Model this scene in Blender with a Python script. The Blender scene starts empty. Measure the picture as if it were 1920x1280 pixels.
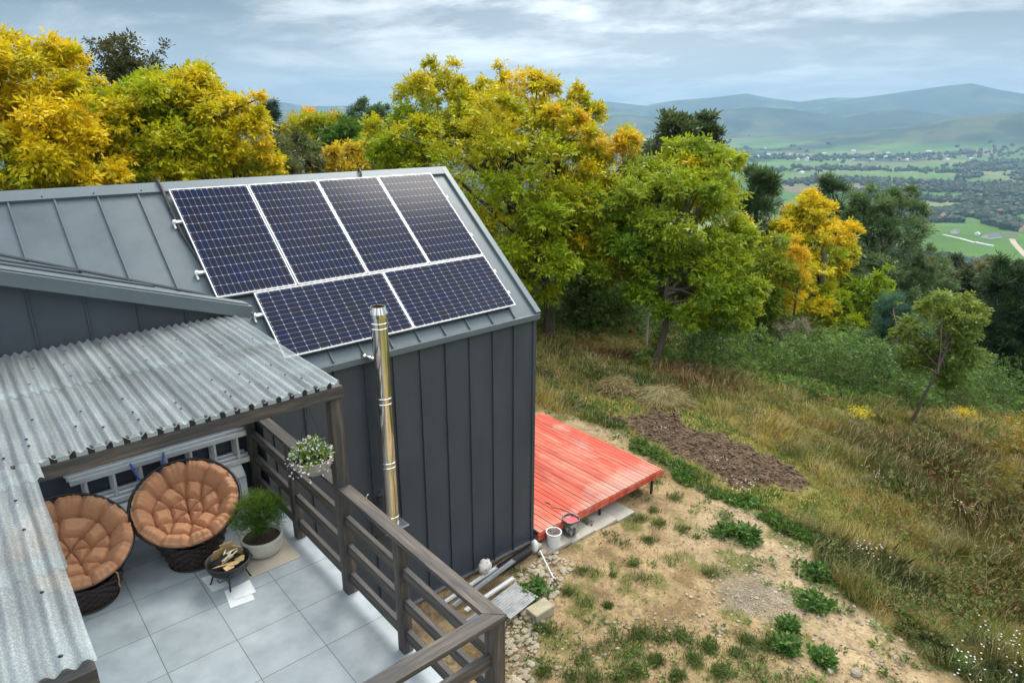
import bpy, bmesh, math, random
import numpy as np
from mathutils import Vector, Matrix, Euler

# ---------------------------------------------------------------- camera, light, exposure
scene = bpy.context.scene
COL = scene.collection
R = math.radians
cam_d = bpy.data.cameras.new('camera'); cam = bpy.data.objects.new('camera', cam_d); COL.objects.link(cam)
cam_d.sensor_width = 36.0; cam_d.lens = 1256.53 / 1920 * 36.0
cam_d.clip_start = 0.1; cam_d.clip_end = 90000
CAM = Vector((-7.0665, -7.6575, 4.6201))
_y, _p, _r = R(40.6855), R(-18.6196), R(0.0736)
_f = Vector((math.sin(_y)*math.cos(_p), math.cos(_y)*math.cos(_p), math.sin(_p)))
_r0 = Vector((math.cos(_y), -math.sin(_y), 0)); _u0 = _r0.cross(_f)
_rt = _r0*math.cos(_r) + _u0*math.sin(_r); _up = -_r0*math.sin(_r) + _u0*math.cos(_r)
cam.matrix_world = Matrix(((_rt.x, _up.x, -_f.x, CAM.x), (_rt.y, _up.y, -_f.y, CAM.y), (_rt.z, _up.z, -_f.z, CAM.z), (0, 0, 0, 1)))
scene.camera = cam

SUN_AZ, SUN_EL = 62.0, 52.0            # azimuth from +Y towards +X
world = bpy.data.worlds.new('World'); scene.world = world; world.use_nodes = True
nt = world.node_tree; nt.nodes.clear()
def N(t, **k):
    n = nt.nodes.new(t)
    for a, b in k.items(): setattr(n, a, b)
    return n
def MATH(op, a, b=None, clamp=False):
    n = N('ShaderNodeMath', operation=op); n.use_clamp = clamp
    for i, v in enumerate((a, b)):
        if v is None: continue
        if isinstance(v, (int, float)): n.inputs[i].default_value = v
        else: nt.links.new(v, n.inputs[i])
    return n.outputs[0]
def MIXC(f, a, b, mode='MIX'):
    n = N('ShaderNodeMix', data_type='RGBA', blend_type=mode)
    for s, v in ((n.inputs[0], f), (n.inputs[6], a), (n.inputs[7], b)):
        if isinstance(v, (int, float)): s.default_value = v
        elif isinstance(v, tuple): s.default_value = (*v, 1)
        else: nt.links.new(v, s)
    return n.outputs[2]
sky = N('ShaderNodeTexSky', sky_type='NISHITA'); sky.sun_disc = False
sky.sun_elevation = R(SUN_EL); sky.sun_rotation = R(SUN_AZ); sky.altitude = 500
tc = N('ShaderNodeTexCoord'); sep = N('ShaderNodeSeparateXYZ'); nt.links.new(tc.outputs['Generated'], sep.inputs[0])
zz = MATH('MAXIMUM', sep.outputs[2], 0.0)
inv = MATH('DIVIDE', 1.0, MATH('ADD', zz, 0.10))
cmb = N('ShaderNodeCombineXYZ')
nt.links.new(MATH('MULTIPLY', sep.outputs[0], inv), cmb.inputs[0]); nt.links.new(MATH('MULTIPLY', sep.outputs[1], inv), cmb.inputs[1])
mp = N('ShaderNodeMapping'); nt.links.new(cmb.outputs[0], mp.inputs[0])
mp.inputs['Rotation'].default_value = (0, 0, R(46)); mp.inputs['Scale'].default_value = (0.33, 0.27, 1.0); mp.inputs['Location'].default_value = (3.1, 0.7, 0)
def NOISE(sc, det, rough, dist=0.0, src=None):
    n = N('ShaderNodeTexNoise'); n.inputs['Scale'].default_value = sc; n.inputs['Detail'].default_value = det
    n.inputs['Roughness'].default_value = rough; n.inputs['Distortion'].default_value = dist
    nt.links.new(src or mp.outputs[0], n.inputs['Vector']); return n.outputs[0]
def RAMP(v, lo, hi):
    n = N('ShaderNodeMapRange', interpolation_type='SMOOTHSTEP'); n.inputs[1].default_value = lo; n.inputs[2].default_value = hi
    nt.links.new(v, n.inputs[0]); return n.outputs[0]
n1 = NOISE(1.6, 9, 0.6, 0.9); n2 = NOISE(4.5, 6, 0.6, 0.3)
big = RAMP(MATH('ADD', MATH('MULTIPLY', n1, 0.64), MATH('MULTIPLY', n2, 0.36)), 0.42, 0.64)
cloud = MIXC(big, (0.125, 0.155, 0.185), (0.88, 0.88, 0.87))
low = RAMP(sep.outputs[2], 0.16, 0.0)
cloud = MIXC(MATH('MULTIPLY', low, 0.65), cloud, (0.86, 0.86, 0.84))
# bright thin place in the cloud where the sun stands behind it
gd = N('ShaderNodeVectorMath', operation='DOT_PRODUCT'); nt.links.new(tc.outputs['Generated'], gd.inputs[0]); gd.inputs[1].default_value = (0.742, 0.658, 0.132)
gl = MATH('POWER', MATH('MAXIMUM', gd.outputs['Value'], 0.0), 18.0)
gl = MATH('MULTIPLY', gl, MATH('ADD', MATH('MULTIPLY', big, 0.9), 0.25))
cloud = MIXC(MATH('MULTIPLY', gl, 1.0, True), cloud, (1.35, 1.35, 1.33))
zen = RAMP(sep.outputs[2], 0.22, 0.75)           # overcast is brighter overhead; boosted further there, out of view, to light the scene
bright = MATH('ADD', 1.0, MATH('MULTIPLY', zen, 3.3))
sc_ = N('ShaderNodeVectorMath', operation='SCALE'); nt.links.new(cloud, sc_.inputs[0]); nt.links.new(bright, sc_.inputs['Scale'])
bg1 = N('ShaderNodeBackground'); nt.links.new(sky.outputs[0], bg1.inputs[0]); bg1.inputs[1].default_value = 0.10
bg2 = N('ShaderNodeBackground'); nt.links.new(sc_.outputs[0], bg2.inputs[0]); bg2.inputs[1].default_value = 0.86
mx = N('ShaderNodeMixShader'); mx.inputs[0].default_value = 0.90
nt.links.new(bg1.outputs[0], mx.inputs[1]); nt.links.new(bg2.outputs[0], mx.inputs[2])
wo = N('ShaderNodeOutputWorld'); nt.links.new(mx.outputs[0], wo.inputs[0])

sun_d = bpy.data.lights.new('sun', 'SUN'); sun_d.energy = 2.6; sun_d.angle = R(30); sun_d.color = (1.0, 0.93, 0.80)
sun = bpy.data.objects.new('sun', sun_d); COL.objects.link(sun)
_sd = Vector((math.sin(R(SUN_AZ))*math.cos(R(SUN_EL)), math.cos(R(SUN_AZ))*math.cos(R(SUN_EL)), math.sin(R(SUN_EL))))
sun.rotation_euler = _sd.to_track_quat('Z', 'Y').to_euler()
scene.view_settings.view_transform = 'Standard'; scene.view_settings.look = 'None'
scene.view_settings.exposure = 0.52; scene.view_settings.gamma = 1.0
scene.view_settings.use_curve_mapping = False
scene.cycles.max_bounces = 6; scene.cycles.diffuse_bounces = 3; scene.cycles.transparent_max_bounces = 8
scene.cycles.volume_bounces = 0

# ---------------------------------------------------------------- helpers
rnd = random.Random(7)
def material(name, base, rough=0.6, metal=0.0, var=0.12, scale=6.0, stretch=(1, 1, 1), bump=0.0, bscale=40.0, spec=0.5, col2=None, c2=(0.45, 0.62), coat=0.0, detail=5, coords='Object', rvar=0.0):
    m = bpy.data.materials.new(name); m.use_nodes = True; t = m.node_tree; b = t.nodes['Principled BSDF']
    b.inputs['Roughness'].default_value = rough; b.inputs['Metallic'].default_value = metal
    b.inputs['Specular IOR Level'].default_value = spec; b.inputs['Coat Weight'].default_value = coat
    c = t.nodes.new('ShaderNodeTexCoord'); mpn = t.nodes.new('ShaderNodeMapping'); mpn.inputs['Scale'].default_value = stretch
    t.links.new(c.outputs[coords], mpn.inputs[0])
    n = t.nodes.new('ShaderNodeTexNoise'); n.inputs['Scale'].default_value = scale; n.inputs['Detail'].default_value = detail; n.inputs['Roughness'].default_value = 0.62
    t.links.new(mpn.outputs[0], n.inputs['Vector'])
    cr = t.nodes.new('ShaderNodeValToRGB'); e = cr.color_ramp.elements
    e[0].position, e[1].position = 0.3, 0.7
    lo = tuple(x*(1-var) for x in base); hi = tuple(min(1, x*(1+var)) for x in base)
    e[0].color = (*lo, 1); e[1].color = (*hi, 1)
    if col2:
        e[0].position, e[1].position = c2; e[0].color = (*base, 1); e[1].color = (*col2, 1)
    t.links.new(n.outputs[0], cr.inputs[0]); out = cr.outputs[0]
    if col2 and var > 0:
        n3 = t.nodes.new('ShaderNodeTexNoise'); n3.inputs['Scale'].default_value = scale*3.7; n3.inputs['Detail'].default_value = 4
        t.links.new(mpn.outputs[0], n3.inputs['Vector'])
        mr = t.nodes.new('ShaderNodeMapRange'); mr.inputs[1].default_value = .25; mr.inputs[2].default_value = .75; mr.inputs[3].default_value = 1-var; mr.inputs[4].default_value = 1+var
        t.links.new(n3.outputs[0], mr.inputs[0])
        sc2 = t.nodes.new('ShaderNodeVectorMath'); sc2.operation = 'SCALE'; t.links.new(out, sc2.inputs[0]); t.links.new(mr.outputs[0], sc2.inputs['Scale']); out = sc2.outputs[0]
    t.links.new(out, b.inputs['Base Color'])
    if rvar:
        mr2 = t.nodes.new('ShaderNodeMapRange'); mr2.inputs[1].default_value = .3; mr2.inputs[2].default_value = .7; mr2.inputs[3].default_value = rough-rvar; mr2.inputs[4].default_value = rough+rvar
        t.links.new(n.outputs[0], mr2.inputs[0]); t.links.new(mr2.outputs[0], b.inputs['Roughness'])
    if bump:
        n2_ = t.nodes.new('ShaderNodeTexNoise'); n2_.inputs['Scale'].default_value = bscale; n2_.inputs['Detail'].default_value = 4
        t.links.new(mpn.outputs[0], n2_.inputs['Vector'])
        bp = t.nodes.new('ShaderNodeBump'); bp.inputs['Strength'].default_value = bump; bp.inputs['Distance'].default_value = 0.01
        t.links.new(n2_.outputs[0], bp.inputs['Height']); t.links.new(bp.outputs[0], b.inputs['Normal'])
    return m

class MB:
    def __init__(s): s.v = []; s.f = []
    def add(s, vs, fs):
        o = len(s.v); s.v += [tuple(x) for x in vs]; s.f += [tuple(i+o for i in f) for f in fs]; return s
    def box(s, a, b, M=None):
        x0, y0, z0 = a; x1, y1, z1 = b
        vs = [(x0,y0,z0),(x1,y0,z0),(x1,y1,z0),(x0,y1,z0),(x0,y0,z1),(x1,y0,z1),(x1,y1,z1),(x0,y1,z1)]
        if M: vs = [tuple(M @ Vector(v)) for v in vs]
        return s.add(vs, [(0,3,2,1),(4,5,6,7),(0,1,5,4),(1,2,6,5),(2,3,7,6),(3,0,4,7)])
    def tube(s, path, r, n=8, caps=True, r1=None):
        P = [Vector(p) for p in path]; k = len(P)
        rs = r if isinstance(r, (list, tuple)) else [r + ((r1 if r1 is not None else r)-r)*i/max(1, k-1) for i in range(k)]
        vs = []; prev = None
        for i, p in enumerate(P):
            d = (P[min(i+1, k-1)] - P[max(i-1, 0)]).normalized()
            if prev is None: u = d.orthogonal().normalized()
            else:
                u = prev - d*prev.dot(d); u = u.normalized() if u.length > 1e-6 else d.orthogonal().normalized()
            prev = u; w = d.cross(u)
            for j in range(n):
                a = 2*math.pi*j/n; vs.append(p + (u*math.cos(a) + w*math.sin(a))*rs[i])
        fs = [(i*n+j, i*n+(j+1)%n, (i+1)*n+(j+1)%n, (i+1)*n+j) for i in range(k-1) for j in range(n)]
        if caps: fs += [tuple(range(n))[::-1], tuple((k-1)*n+j for j in range(n))]
        return s.add(vs, fs)
    def lathe(s, prof, c=(0,0,0), n=32, M=None):
        vs = []
        for r, z in prof:
            for j in range(n):
                a = 2*math.pi*j/n; vs.append(Vector((c[0]+r*math.cos(a), c[1]+r*math.sin(a), c[2]+z)))
        if M: vs = [M @ v for v in vs]
        fs = [(i*n+j, i*n+(j+1)%n, (i+1)*n+(j+1)%n, (i+1)*n+j) for i in range(len(prof)-1) for j in range(n)]
        return s.add(vs, fs)
    def ico(s, c, rad, sub=1, jit=0.0, sq=(1,1,1), rg=rnd):
        bm = bmesh.new(); bmesh.ops.create_icosphere(bm, subdivisions=sub, radius=1.0)
        bm.verts.ensure_lookup_table()
        vs = []
        for v in bm.verts:
            q = v.co*(rad*(1+rg.uniform(-jit, jit))); vs.append((c[0]+q.x*sq[0], c[1]+q.y*sq[1], c[2]+q.z*sq[2]))
        fs = [tuple(v.index for v in f.verts) for f in bm.faces]; bm.free()
        return s.add(vs, fs)
    def build(s, name, mat, parent=None, smooth=False, bevel=0.0, frame=None, seg=1, auto=None):
        org = Vector(ROOT.get(parent.name, (0,0,0))) if parent else Vector((0,0,0))
        me = bpy.data.meshes.new(name)
        F = frame.copy() if frame is not None else Matrix.Identity(4)
        if frame is None: vs = [tuple(Vector(v)-org) for v in s.v]
        else:
            Fi = frame.inverted(); vs = [tuple(Fi @ Vector(v)) for v in s.v]
            F.translation = F.translation - org
        me.from_pydata(vs, [], s.f)
        if bevel > 0 or True:
            bm = bmesh.new(); bm.from_mesh(me)
            bmesh.ops.recalc_face_normals(bm, faces=bm.faces)
            if bevel > 0:
                es = [e for e in bm.edges if len(e.link_faces) == 2 and e.calc_face_angle(0) > 0.6]
                bmesh.ops.bevel(bm, geom=es, offset=bevel, segments=seg, affect='EDGES', clamp_overlap=True)
            bm.to_mesh(me); bm.free()
        me.materials.append(mat)
        if smooth: me.polygons.foreach_set('use_smooth', [True]*len(me.polygons))
        o = bpy.data.objects.new(name, me); COL.objects.link(o)
        if parent: o.parent = parent
        if frame is not None: o.matrix_local = F
        ROOT[o.name] = tuple(org) if frame is None else None
        return o
ROOT = {}
def tag(o, label=None, cat=None, group=None, kind=None):
    if label: o['label'] = label
    if cat: o['category'] = cat
    if group: o['group'] = group
    if kind: o['kind'] = kind
    return o
def thing(name, loc, label, cat, group=None):
    o = bpy.data.objects.new(name, None); COL.objects.link(o); o.location = loc; o.empty_display_size = 0.3
    ROOT[o.name] = tuple(loc); return tag(o, label, cat, group)
def fr(p0, p1, up=(0,0,1)):
    x = (Vector(p1)-Vector(p0)).normalized(); u = Vector(up)
    y = u.cross(x)
    y = y.normalized() if y.length > 1e-5 else Vector((0,1,0))
    z = x.cross(y); M = Matrix((x, y, z)).transposed().to_4x4(); M.translation = Vector(p0); return M
def board(name, p0, p1, w, h, mat, parent=None, up=(0,0,1), bevel=0.004):
    """square timber from p0 to p1, w wide (sideways), h high, centred on the line"""
    F = fr(p0, p1, up); L = (Vector(p1)-Vector(p0)).length
    return MB().box((0,-w/2,-h/2), (L, w/2, h/2), F).build(name, mat, parent, bevel=bevel, frame=F)
def link_copy(o, parent=None):
    c = o.copy(); COL.objects.link(c); c.parent = parent
    for ch in list(o.children): link_copy(ch, c)
    return c
def fast_mesh(name, V, nper, mat, col=None, parent=None, org=(0,0,0), smooth=False):
    """V (n*nper,3): n separate polygons of nper corners"""
    V = np.asarray(V, np.float32) - np.asarray(org, np.float32); nv = len(V); nf = nv//nper
    me = bpy.data.meshes.new(name)
    me.vertices.add(nv); me.vertices.foreach_set('co', V.ravel())
    me.loops.add(nv); me.loops.foreach_set('vertex_index', np.arange(nv, dtype=np.int32))
    me.polygons.add(nf); me.polygons.foreach_set('loop_start', np.arange(0, nv, nper, dtype=np.int32))
    me.update(calc_edges=True)
    if col is not None:
        c4 = np.ones((nv, 4), np.float32); c4[:, :3] = np.repeat(col, nper, axis=0)
        at = me.attributes.new('Col', 'FLOAT_COLOR', 'POINT'); at.data.foreach_set('color', c4.ravel())
    me.materials.append(mat)
    o = bpy.data.objects.new(name, me); COL.objects.link(o)
    if parent: o.parent = parent
    return o
def norm(a): return a/np.maximum(np.linalg.norm(a, axis=-1, keepdims=True), 1e-9)
def _h(ix, iy, seed):
    n = (ix.astype(np.int64)*374761393 + iy.astype(np.int64)*668265263 + seed*1274126177) & 0xffffffff
    n = ((n ^ (n >> 13))*1274126177) & 0xffffffff
    return ((n ^ (n >> 16)) & 0xffffff)/float(0xffffff)
def vn(x, y, seed=0):
    x = np.asarray(x, float); y = np.asarray(y, float)
    ix = np.floor(x); iy = np.floor(y); fx = x-ix; fy = y-iy; ix = ix.astype(np.int64); iy = iy.astype(np.int64)
    fx = fx*fx*(3-2*fx); fy = fy*fy*(3-2*fy)
    return (_h(ix,iy,seed)*(1-fx)+_h(ix+1,iy,seed)*fx)*(1-fy) + (_h(ix,iy+1,seed)*(1-fx)+_h(ix+1,iy+1,seed)*fx)*fy
def fbm(x, y, seed=0, oc=4):
    s = 0; a = .5
    for i in range(oc): s = s + a*vn(x*2**i, y*2**i, seed+i*17); a *= .5
    return s/(1-.5**oc)
def smooth(e0, e1, x):
    t = np.clip((x-e0)/(e1-e0), 0, 1); return t*t*(3-2*t)

def softfloor(a, lo, k):
    # smooth max(a, lo)
    t = (a - lo) / k
    return lo + k * np.where(t > 20, t, np.log1p(np.exp(np.minimum(t, 20))))
def H0(x, y):
    x = np.asarray(x, float); y = np.asarray(y, float)
    a = -2.8 - .075 * np.maximum(x, 0) + 0 * y
    s = np.maximum(x - 8, 0); a = a - .2 * s * s / (s + 10)
    s = np.maximum(x - 38, 0); a = a - .25 * s * s / (s + 20)
    s = np.maximum(y - 70, 0); a = a - .16 * s * s / (s + 60)
    s = np.maximum(-y - 30, 0); a = a - .16 * s * s / (s + 60)
    s = np.maximum(-x - 60, 0); a = a - .10 * s * s / (s + 60)
    return softfloor(a, -200., 12.)


def poly_sd(poly, x, y):
    """signed distance to polygon, negative inside"""
    P = np.array(poly, float); d = np.full(np.shape(x), 1e18); ins = np.zeros(np.shape(x), bool)
    for i in range(len(P)):
        a = P[i]; b = P[(i+1) % len(P)]; ex, ey = b-a
        wx = x-a[0]; wy = y-a[1]; t = np.clip((wx*ex+wy*ey)/(ex*ex+ey*ey), 0, 1)
        d = np.minimum(d, (wx-ex*t)**2+(wy-ey*t)**2)
        c = ((a[1] > y) != (b[1] > y))
        with np.errstate(divide='ignore', invalid='ignore'):
            xi = (b[0]-a[0])*(y-a[1])/(b[1]-a[1])+a[0] if b[1] != a[1] else np.full(np.shape(x), -1e18)
        ins ^= c & (x < xi)
    d = np.sqrt(d); return np.where(ins, -d, d)
def line_d(pts, x, y):
    d = np.full(np.shape(x), 1e18)
    for a, b in zip(pts[:-1], pts[1:]):
        a = np.array(a); ex, ey = np.array(b)-a; wx = x-a[0]; wy = y-a[1]
        t = np.clip((wx*ex+wy*ey)/(ex*ex+ey*ey), 0, 1); d = np.minimum(d, (wx-ex*t)**2+(wy-ey*t)**2)
    return np.sqrt(d)

# ---------------------------------------------------------------- the ground
DIRT = [(4.47, 4.851), (4.991, 4.538), (5.322, 3.628), (5.29, 2.372), (4.647, 0.609), (4.482, -0.799), (4.533, -1.909), (4.288, -2.837), (3.849, -3.667), (3.228, -4.402), (3.035, -5.218), (2.573, -6.159)] + [(1.5,-11),(-12,-16),(-14,-4),(-5,1),(0,2)]
TILL = [(6.001, 3.07), (7.283, 2.7), (7.166, 1.135), (6.986, -0.505), (6.709, -1.791), (5.743, -1.474), (5.245, -1.115), (5.454, -0.158), (5.665, 1.464)]
MOWN = [(6.329, 5.453), (8.233, 4.551), (9.016, 2.933), (8.169, 0.483), (7.539, -1.176), (7.045, -2.43), (6.36, -3.073), (5.426, -3.046), (4.777, -2.01), (4.755, -1.281), (5.142, 1.145), (5.807, 3.094)]
STRIP = [(7.105, 7.655), (6.181, 5.532), (5.741, 3.818), (5.472, 2.256), (4.926, 0.665), (4.699, -0.792), (4.533, -1.909), (4.466, -3.069), (4.009, -3.977), (3.603, -5.014), (3.002, -6.035), (3.019, -6.687)]
GRAV = [(1.883, -2.725), (2.646, -2.989), (2.678, -3.66), (2.088, -4.051), (1.606, -3.768), (1.524, -3.154)]
LOWG = [(-2.377, -2.212), (-1.671, -2.212), (-0.347, -2.581), (0.305, -3.18), (1.069, -3.892), (1.191, -4.662), (1.03, -5.043), (-0.635, -5.807), (-3.414, -3.42)]
REDD = [(10.642, 9.754), (11.517, 8.868), (12.208, 7.575), (13.313, 6.893), (12.774, 4.638), (12.359, 2.536), (9.996, 2.832), (10.514, 5.963), (9.15, 8.268)]
GREENP = [(7.895, 6.522), (9.876, 4.785), (9.299, 3.131), (8.034, 4.386), (7.125, 5.777)]
BROWNR = [(11.204, -0.444), (14.052, -1.475), (14.211, -4.164), (9.228, -6.071), (5.028, -6.854), (5.388, -5.826), (6.97, -4.501), (8.363, -2.714)]
HEDGE = [(10.129, 6.121), (15.927, 7.716), (23.816, 9.487), (28.534, 8.224), (27.402, 4.383), (29.128, 1.962), (635.53, 79.559), (23.618, -3.774), (19.462, -1.476), (15.995, -0.162), (13.989, 1.494), (14.676, 4.261), (12.285, 5.433)]
def masks(x, y):
    wx = x+(fbm(x*1.3, y*1.3, 3)-.5)*1.0; wy = y+(fbm(x*1.3, y*1.3, 9)-.5)*1.0
    near = (np.hypot(x-3, y) < 60)
    m = {}
    for n, P, e in (('dirt', DIRT, .35), ('till', TILL, .12), ('mown', MOWN, .4), ('grav', GRAV, .3), ('lowg', LOWG, .7), ('red', REDD, .9), ('gp', GREENP, .5), ('brown', BROWNR, 1.5), ('hedge', HEDGE, .6)):
        o = np.zeros(x.shape); o[near] = 1-smooth(-e, e, poly_sd(P, wx[near], wy[near])); m[n] = o
    q_ = np.zeros(x.shape); q_[near] = 1-smooth(.05, .35, poly_sd(TILL, wx[near], wy[near])); m['till'] = q_
    o = np.zeros(x.shape); o[near] = 1-smooth(.08, .42, line_d(STRIP, wx[near], wy[near])); m['strip'] = o
    m['near'] = near
    return m
# far relief as seen from the yard: (azimuth in degrees, slope above the horizon)
RIDGES = [
 (10500, 2000, [(-2.8, 0.0052), (14.31, 0.0126), (21.04, 0.0134), (22.79, 0.0163), (24.73, 0.0111), (27.15, 0.0126), (29.6, 0.0093), (33.8, 0.0081), (42.38, 0.0154), (46.22, 0.0204), (48.77, 0.0175), (51.29, 0.0126), (53.33, 0.0187), (56.14, 0.0226), (58.85, 0.0277), (60.42, 0.0222), (62.7, 0.0173), (64.83, 0.0223), (66.6, 0.0214), (69.57, 0.0282), (71.75, 0.0336), (73.26, 0.0361), (74.81, 0.0291), (76.3, 0.0241), (81.17, 0.0152)], 0),
 (7600, 1100, [(-2.93, -0.0052), (38.07, -0.006), (46.7, -0.0037), (48.81, 0.0042), (50.93, -0.0014), (54.64, 0.0001), (56.63, 0.0056), (58.96, 0.0103), (60.5, 0.0102), (62.02, 0.0088), (63.9, 0.0035), (65.72, 0.0003), (67.76, 0.006), (69.43, 0.0072), (71.1, 0.0035), (73.05, -0.0026), (81.41, -0.0043)], 1),
 (5600, 800, [(-3.19, -0.0245), (55.2, -0.0314), (63.01, -0.0258), (66.59, -0.0185), (69.95, -0.0128), (72.43, -0.0026), (74.52, 0.0023), (76.52, 0.0046), (81.27, 0.0071)], 2)]
def H(x, y):
    x = np.asarray(x, float); y = np.asarray(y, float)
    z = H0(x, y)
    r = np.hypot(x-CAM.x, y-CAM.y); az = np.degrees(np.arctan2(x-CAM.x, y-CAM.y))
    for D_, w, prof, k in RIDGES:
        P = np.array(prof); sl = np.interp(az, P[:, 0], P[:, 1], left=P[0, 1]-.01, right=P[-1, 1]-.01)
        top = (sl*D_ + CAM.z) - (-200.)
        q = (r-D_)/w
        g = np.where(q < 0, np.exp(-q*q*1.6), np.exp(-q*q*.5))
        rough = 1+(.5-fbm(x/900., y/900., 5+k, 5))*.9*(1-np.exp(-q*q*6))
        z = np.maximum(z, -200+np.maximum(top, 0)*g*np.clip(rough, .3, 1.6)) if k else np.maximum(z, -200+np.maximum(top, 0)*g*rough)
    z = z + smooth(1500, 4500, r)*(fbm(x/1200., y/1200., 31, 4)-.5)*22
    return z
def relief(x, y, m):
    d = (fbm(x*.9, y*.9, 2, 3)-.5)*.16*(1-m['dirt']*.75)
    d = d+(fbm(x*6, y*6, 41, 3)-.5)*.03
    d = d+m['till']*(.07+(fbm(x*5, y*5, 12, 3)-.5)*.22+(vn(x*14, y*14, 5)-.5)*.07)
    d = d+np.where(m['dirt'] > .01, (fbm(x*3, y*3, 22, 3)-.5)*.07+(fbm(x*11, y*11, 23, 2)-.5)*.02, 0)
    return d*m['near']
def hz(x, y):
    xa = np.array([x], float); ya = np.array([y], float); m = masks(xa, ya)
    return float(H(xa, ya)[0]+relief(xa, ya, m)[0])
def L3(a, b, t): return a*(1-t[..., None])+np.asarray(b)*t[..., None]
FARM_C = [(1410.724, 477.021), (1652.982, 342.347), (1169.545, 228.218), (1168.868, 277.492), (1193.557, 365.419), (1324.369, 454.338)]
def ground_color(x, y, m, z):
    n = fbm(x*.35, y*.35, 51); n2_ = fbm(x*2.2, y*2.2, 52); n3 = fbm(x*9, y*9, 53, 3)
    c = np.zeros(x.shape+(3,))
    c[:] = (.20, .165, .05)
    c = L3(c, (.085, .10, .025), smooth(.42, .62, n))
    c = L3(c, (.26, .20, .08), smooth(.5, .7, n2_)*.7)
    c = L3(c, (.21, .10, .045), m['red']*.75)
    c = L3(c, (.07, .13, .03), m['gp']*.7)
    c = L3(c, (.07, .05, .018), m['brown']*.9)
    c = L3(c, (.03, .06, .02), m['hedge'])
    c = L3(c, (.27, .24, .065), m['mown']*.95)
    c = L3(c, (.13, .17, .035), m['mown']*smooth(.45, .65, n2_)*.6)
    dirt = np.zeros(c.shape); dirt[:] = (.32, .23, .125)
    dirt = L3(dirt, (.18, .12, .06), smooth(.48, .68, n2_)*.8)
    dirt = L3(dirt, (.39, .295, .18), smooth(.5, .7, n)*.8)
    dirt = L3(dirt, (.12, .085, .05), smooth(.60, .72, n3)*.55*smooth(.4, .6, fbm(x*.8, y*.8, 88)))
    dirt = L3(dirt, (.12, .13, .035), smooth(.60, .70, fbm(x*1.5, y*1.5, 77, 4))*.8)
    c = c*(1-m['dirt'][..., None])+dirt*m['dirt'][..., None]
    c = L3(c, (.19, .165, .07), m['lowg']*smooth(.40, .60, n2_)*.7)
    c = L3(c, (.19, .165, .13), m['grav']*.8)
    c = L3(c, (.05, .095, .022), m['strip']*smooth(.38, .58, n3*.5+n2_*.5)*.9)
    c = L3(c, (.15, .10, .06), m['till'])
    c = L3(c, (.07, .045, .028), m['till']*smooth(.4, .65, n3))
    # woods floor beyond the meadow
    far = smooth(30, 40, np.hypot(x-CAM.x, y-CAM.y))*(1-smooth(600, 700, np.hypot(x-CAM.x, y-CAM.y)))
    c = L3(c, (.04, .055, .02), far)
    # the valley: patchwork of meadows and woods
    r = np.hypot(x-CAM.x, y-CAM.y)
    v = smooth(480, 620, r)
    ca, sa = math.cos(.5), math.sin(.5)
    u = (x*ca-y*sa)/420.+(vn(x/300., y/300., 4)-.5)*.5; w = (x*sa+y*ca)/190.+(vn(x/300., y/300., 8)-.5)*.5
    cid = _h(np.floor(u).astype(np.int64), np.floor(w).astype(np.int64), 3)
    f = np.zeros(c.shape); f[:] = (.075, .16, .04)
    f = L3(f, (.11, .20, .05), (cid > .35)*1.0)
    f = L3(f, (.17, .20, .085), (cid > .68)*1.0)
    f = L3(f, (.20, .16, .10), (cid > .93)*1.0)
    f = f*(.85+.3*fbm(x/60., y/60., 91)[..., None])
    wood = smooth(.47, .52, fbm(x/520., y/260., 61, 5))
    wood = np.maximum(wood, smooth(.42, .52, fbm(x/900., y/900., 64, 5))*smooth(3500, 7500, r))
    hill = smooth(-178, -120, z)
    wood = np.maximum(wood, hill*smooth(.30, .42, fbm(x/700., y/700., 66, 4)))
    f = L3(f, (.13, .18, .06), smooth(.55, .7, fbm(x/260., y/260., 71, 4))*.5)
    wc = np.zeros(c.shape); wc[:] = (.03, .06, .035); wc = L3(wc, (.10, .11, .045), smooth(.48, .62, fbm(x/330., y/330., 73, 5))*.8); wc = L3(wc, (.012, .03, .02), smooth(.5, .65, fbm(x/180., y/180., 74, 4))*.8)
    fm = np.zeros(x.shape); k = r < 2600; fm[k] = 1-smooth(-10, 30, poly_sd(FARM_C, x[k], y[k]))
    wk = (wood*(1-fm))[..., None]; f = f*(1-wk)+wc*wk
    f = L3(f, (.075, .155, .022), fm)
    c = c*(1-v[..., None])+f*v[..., None]
    return c, wood*(1-fm)

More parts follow.
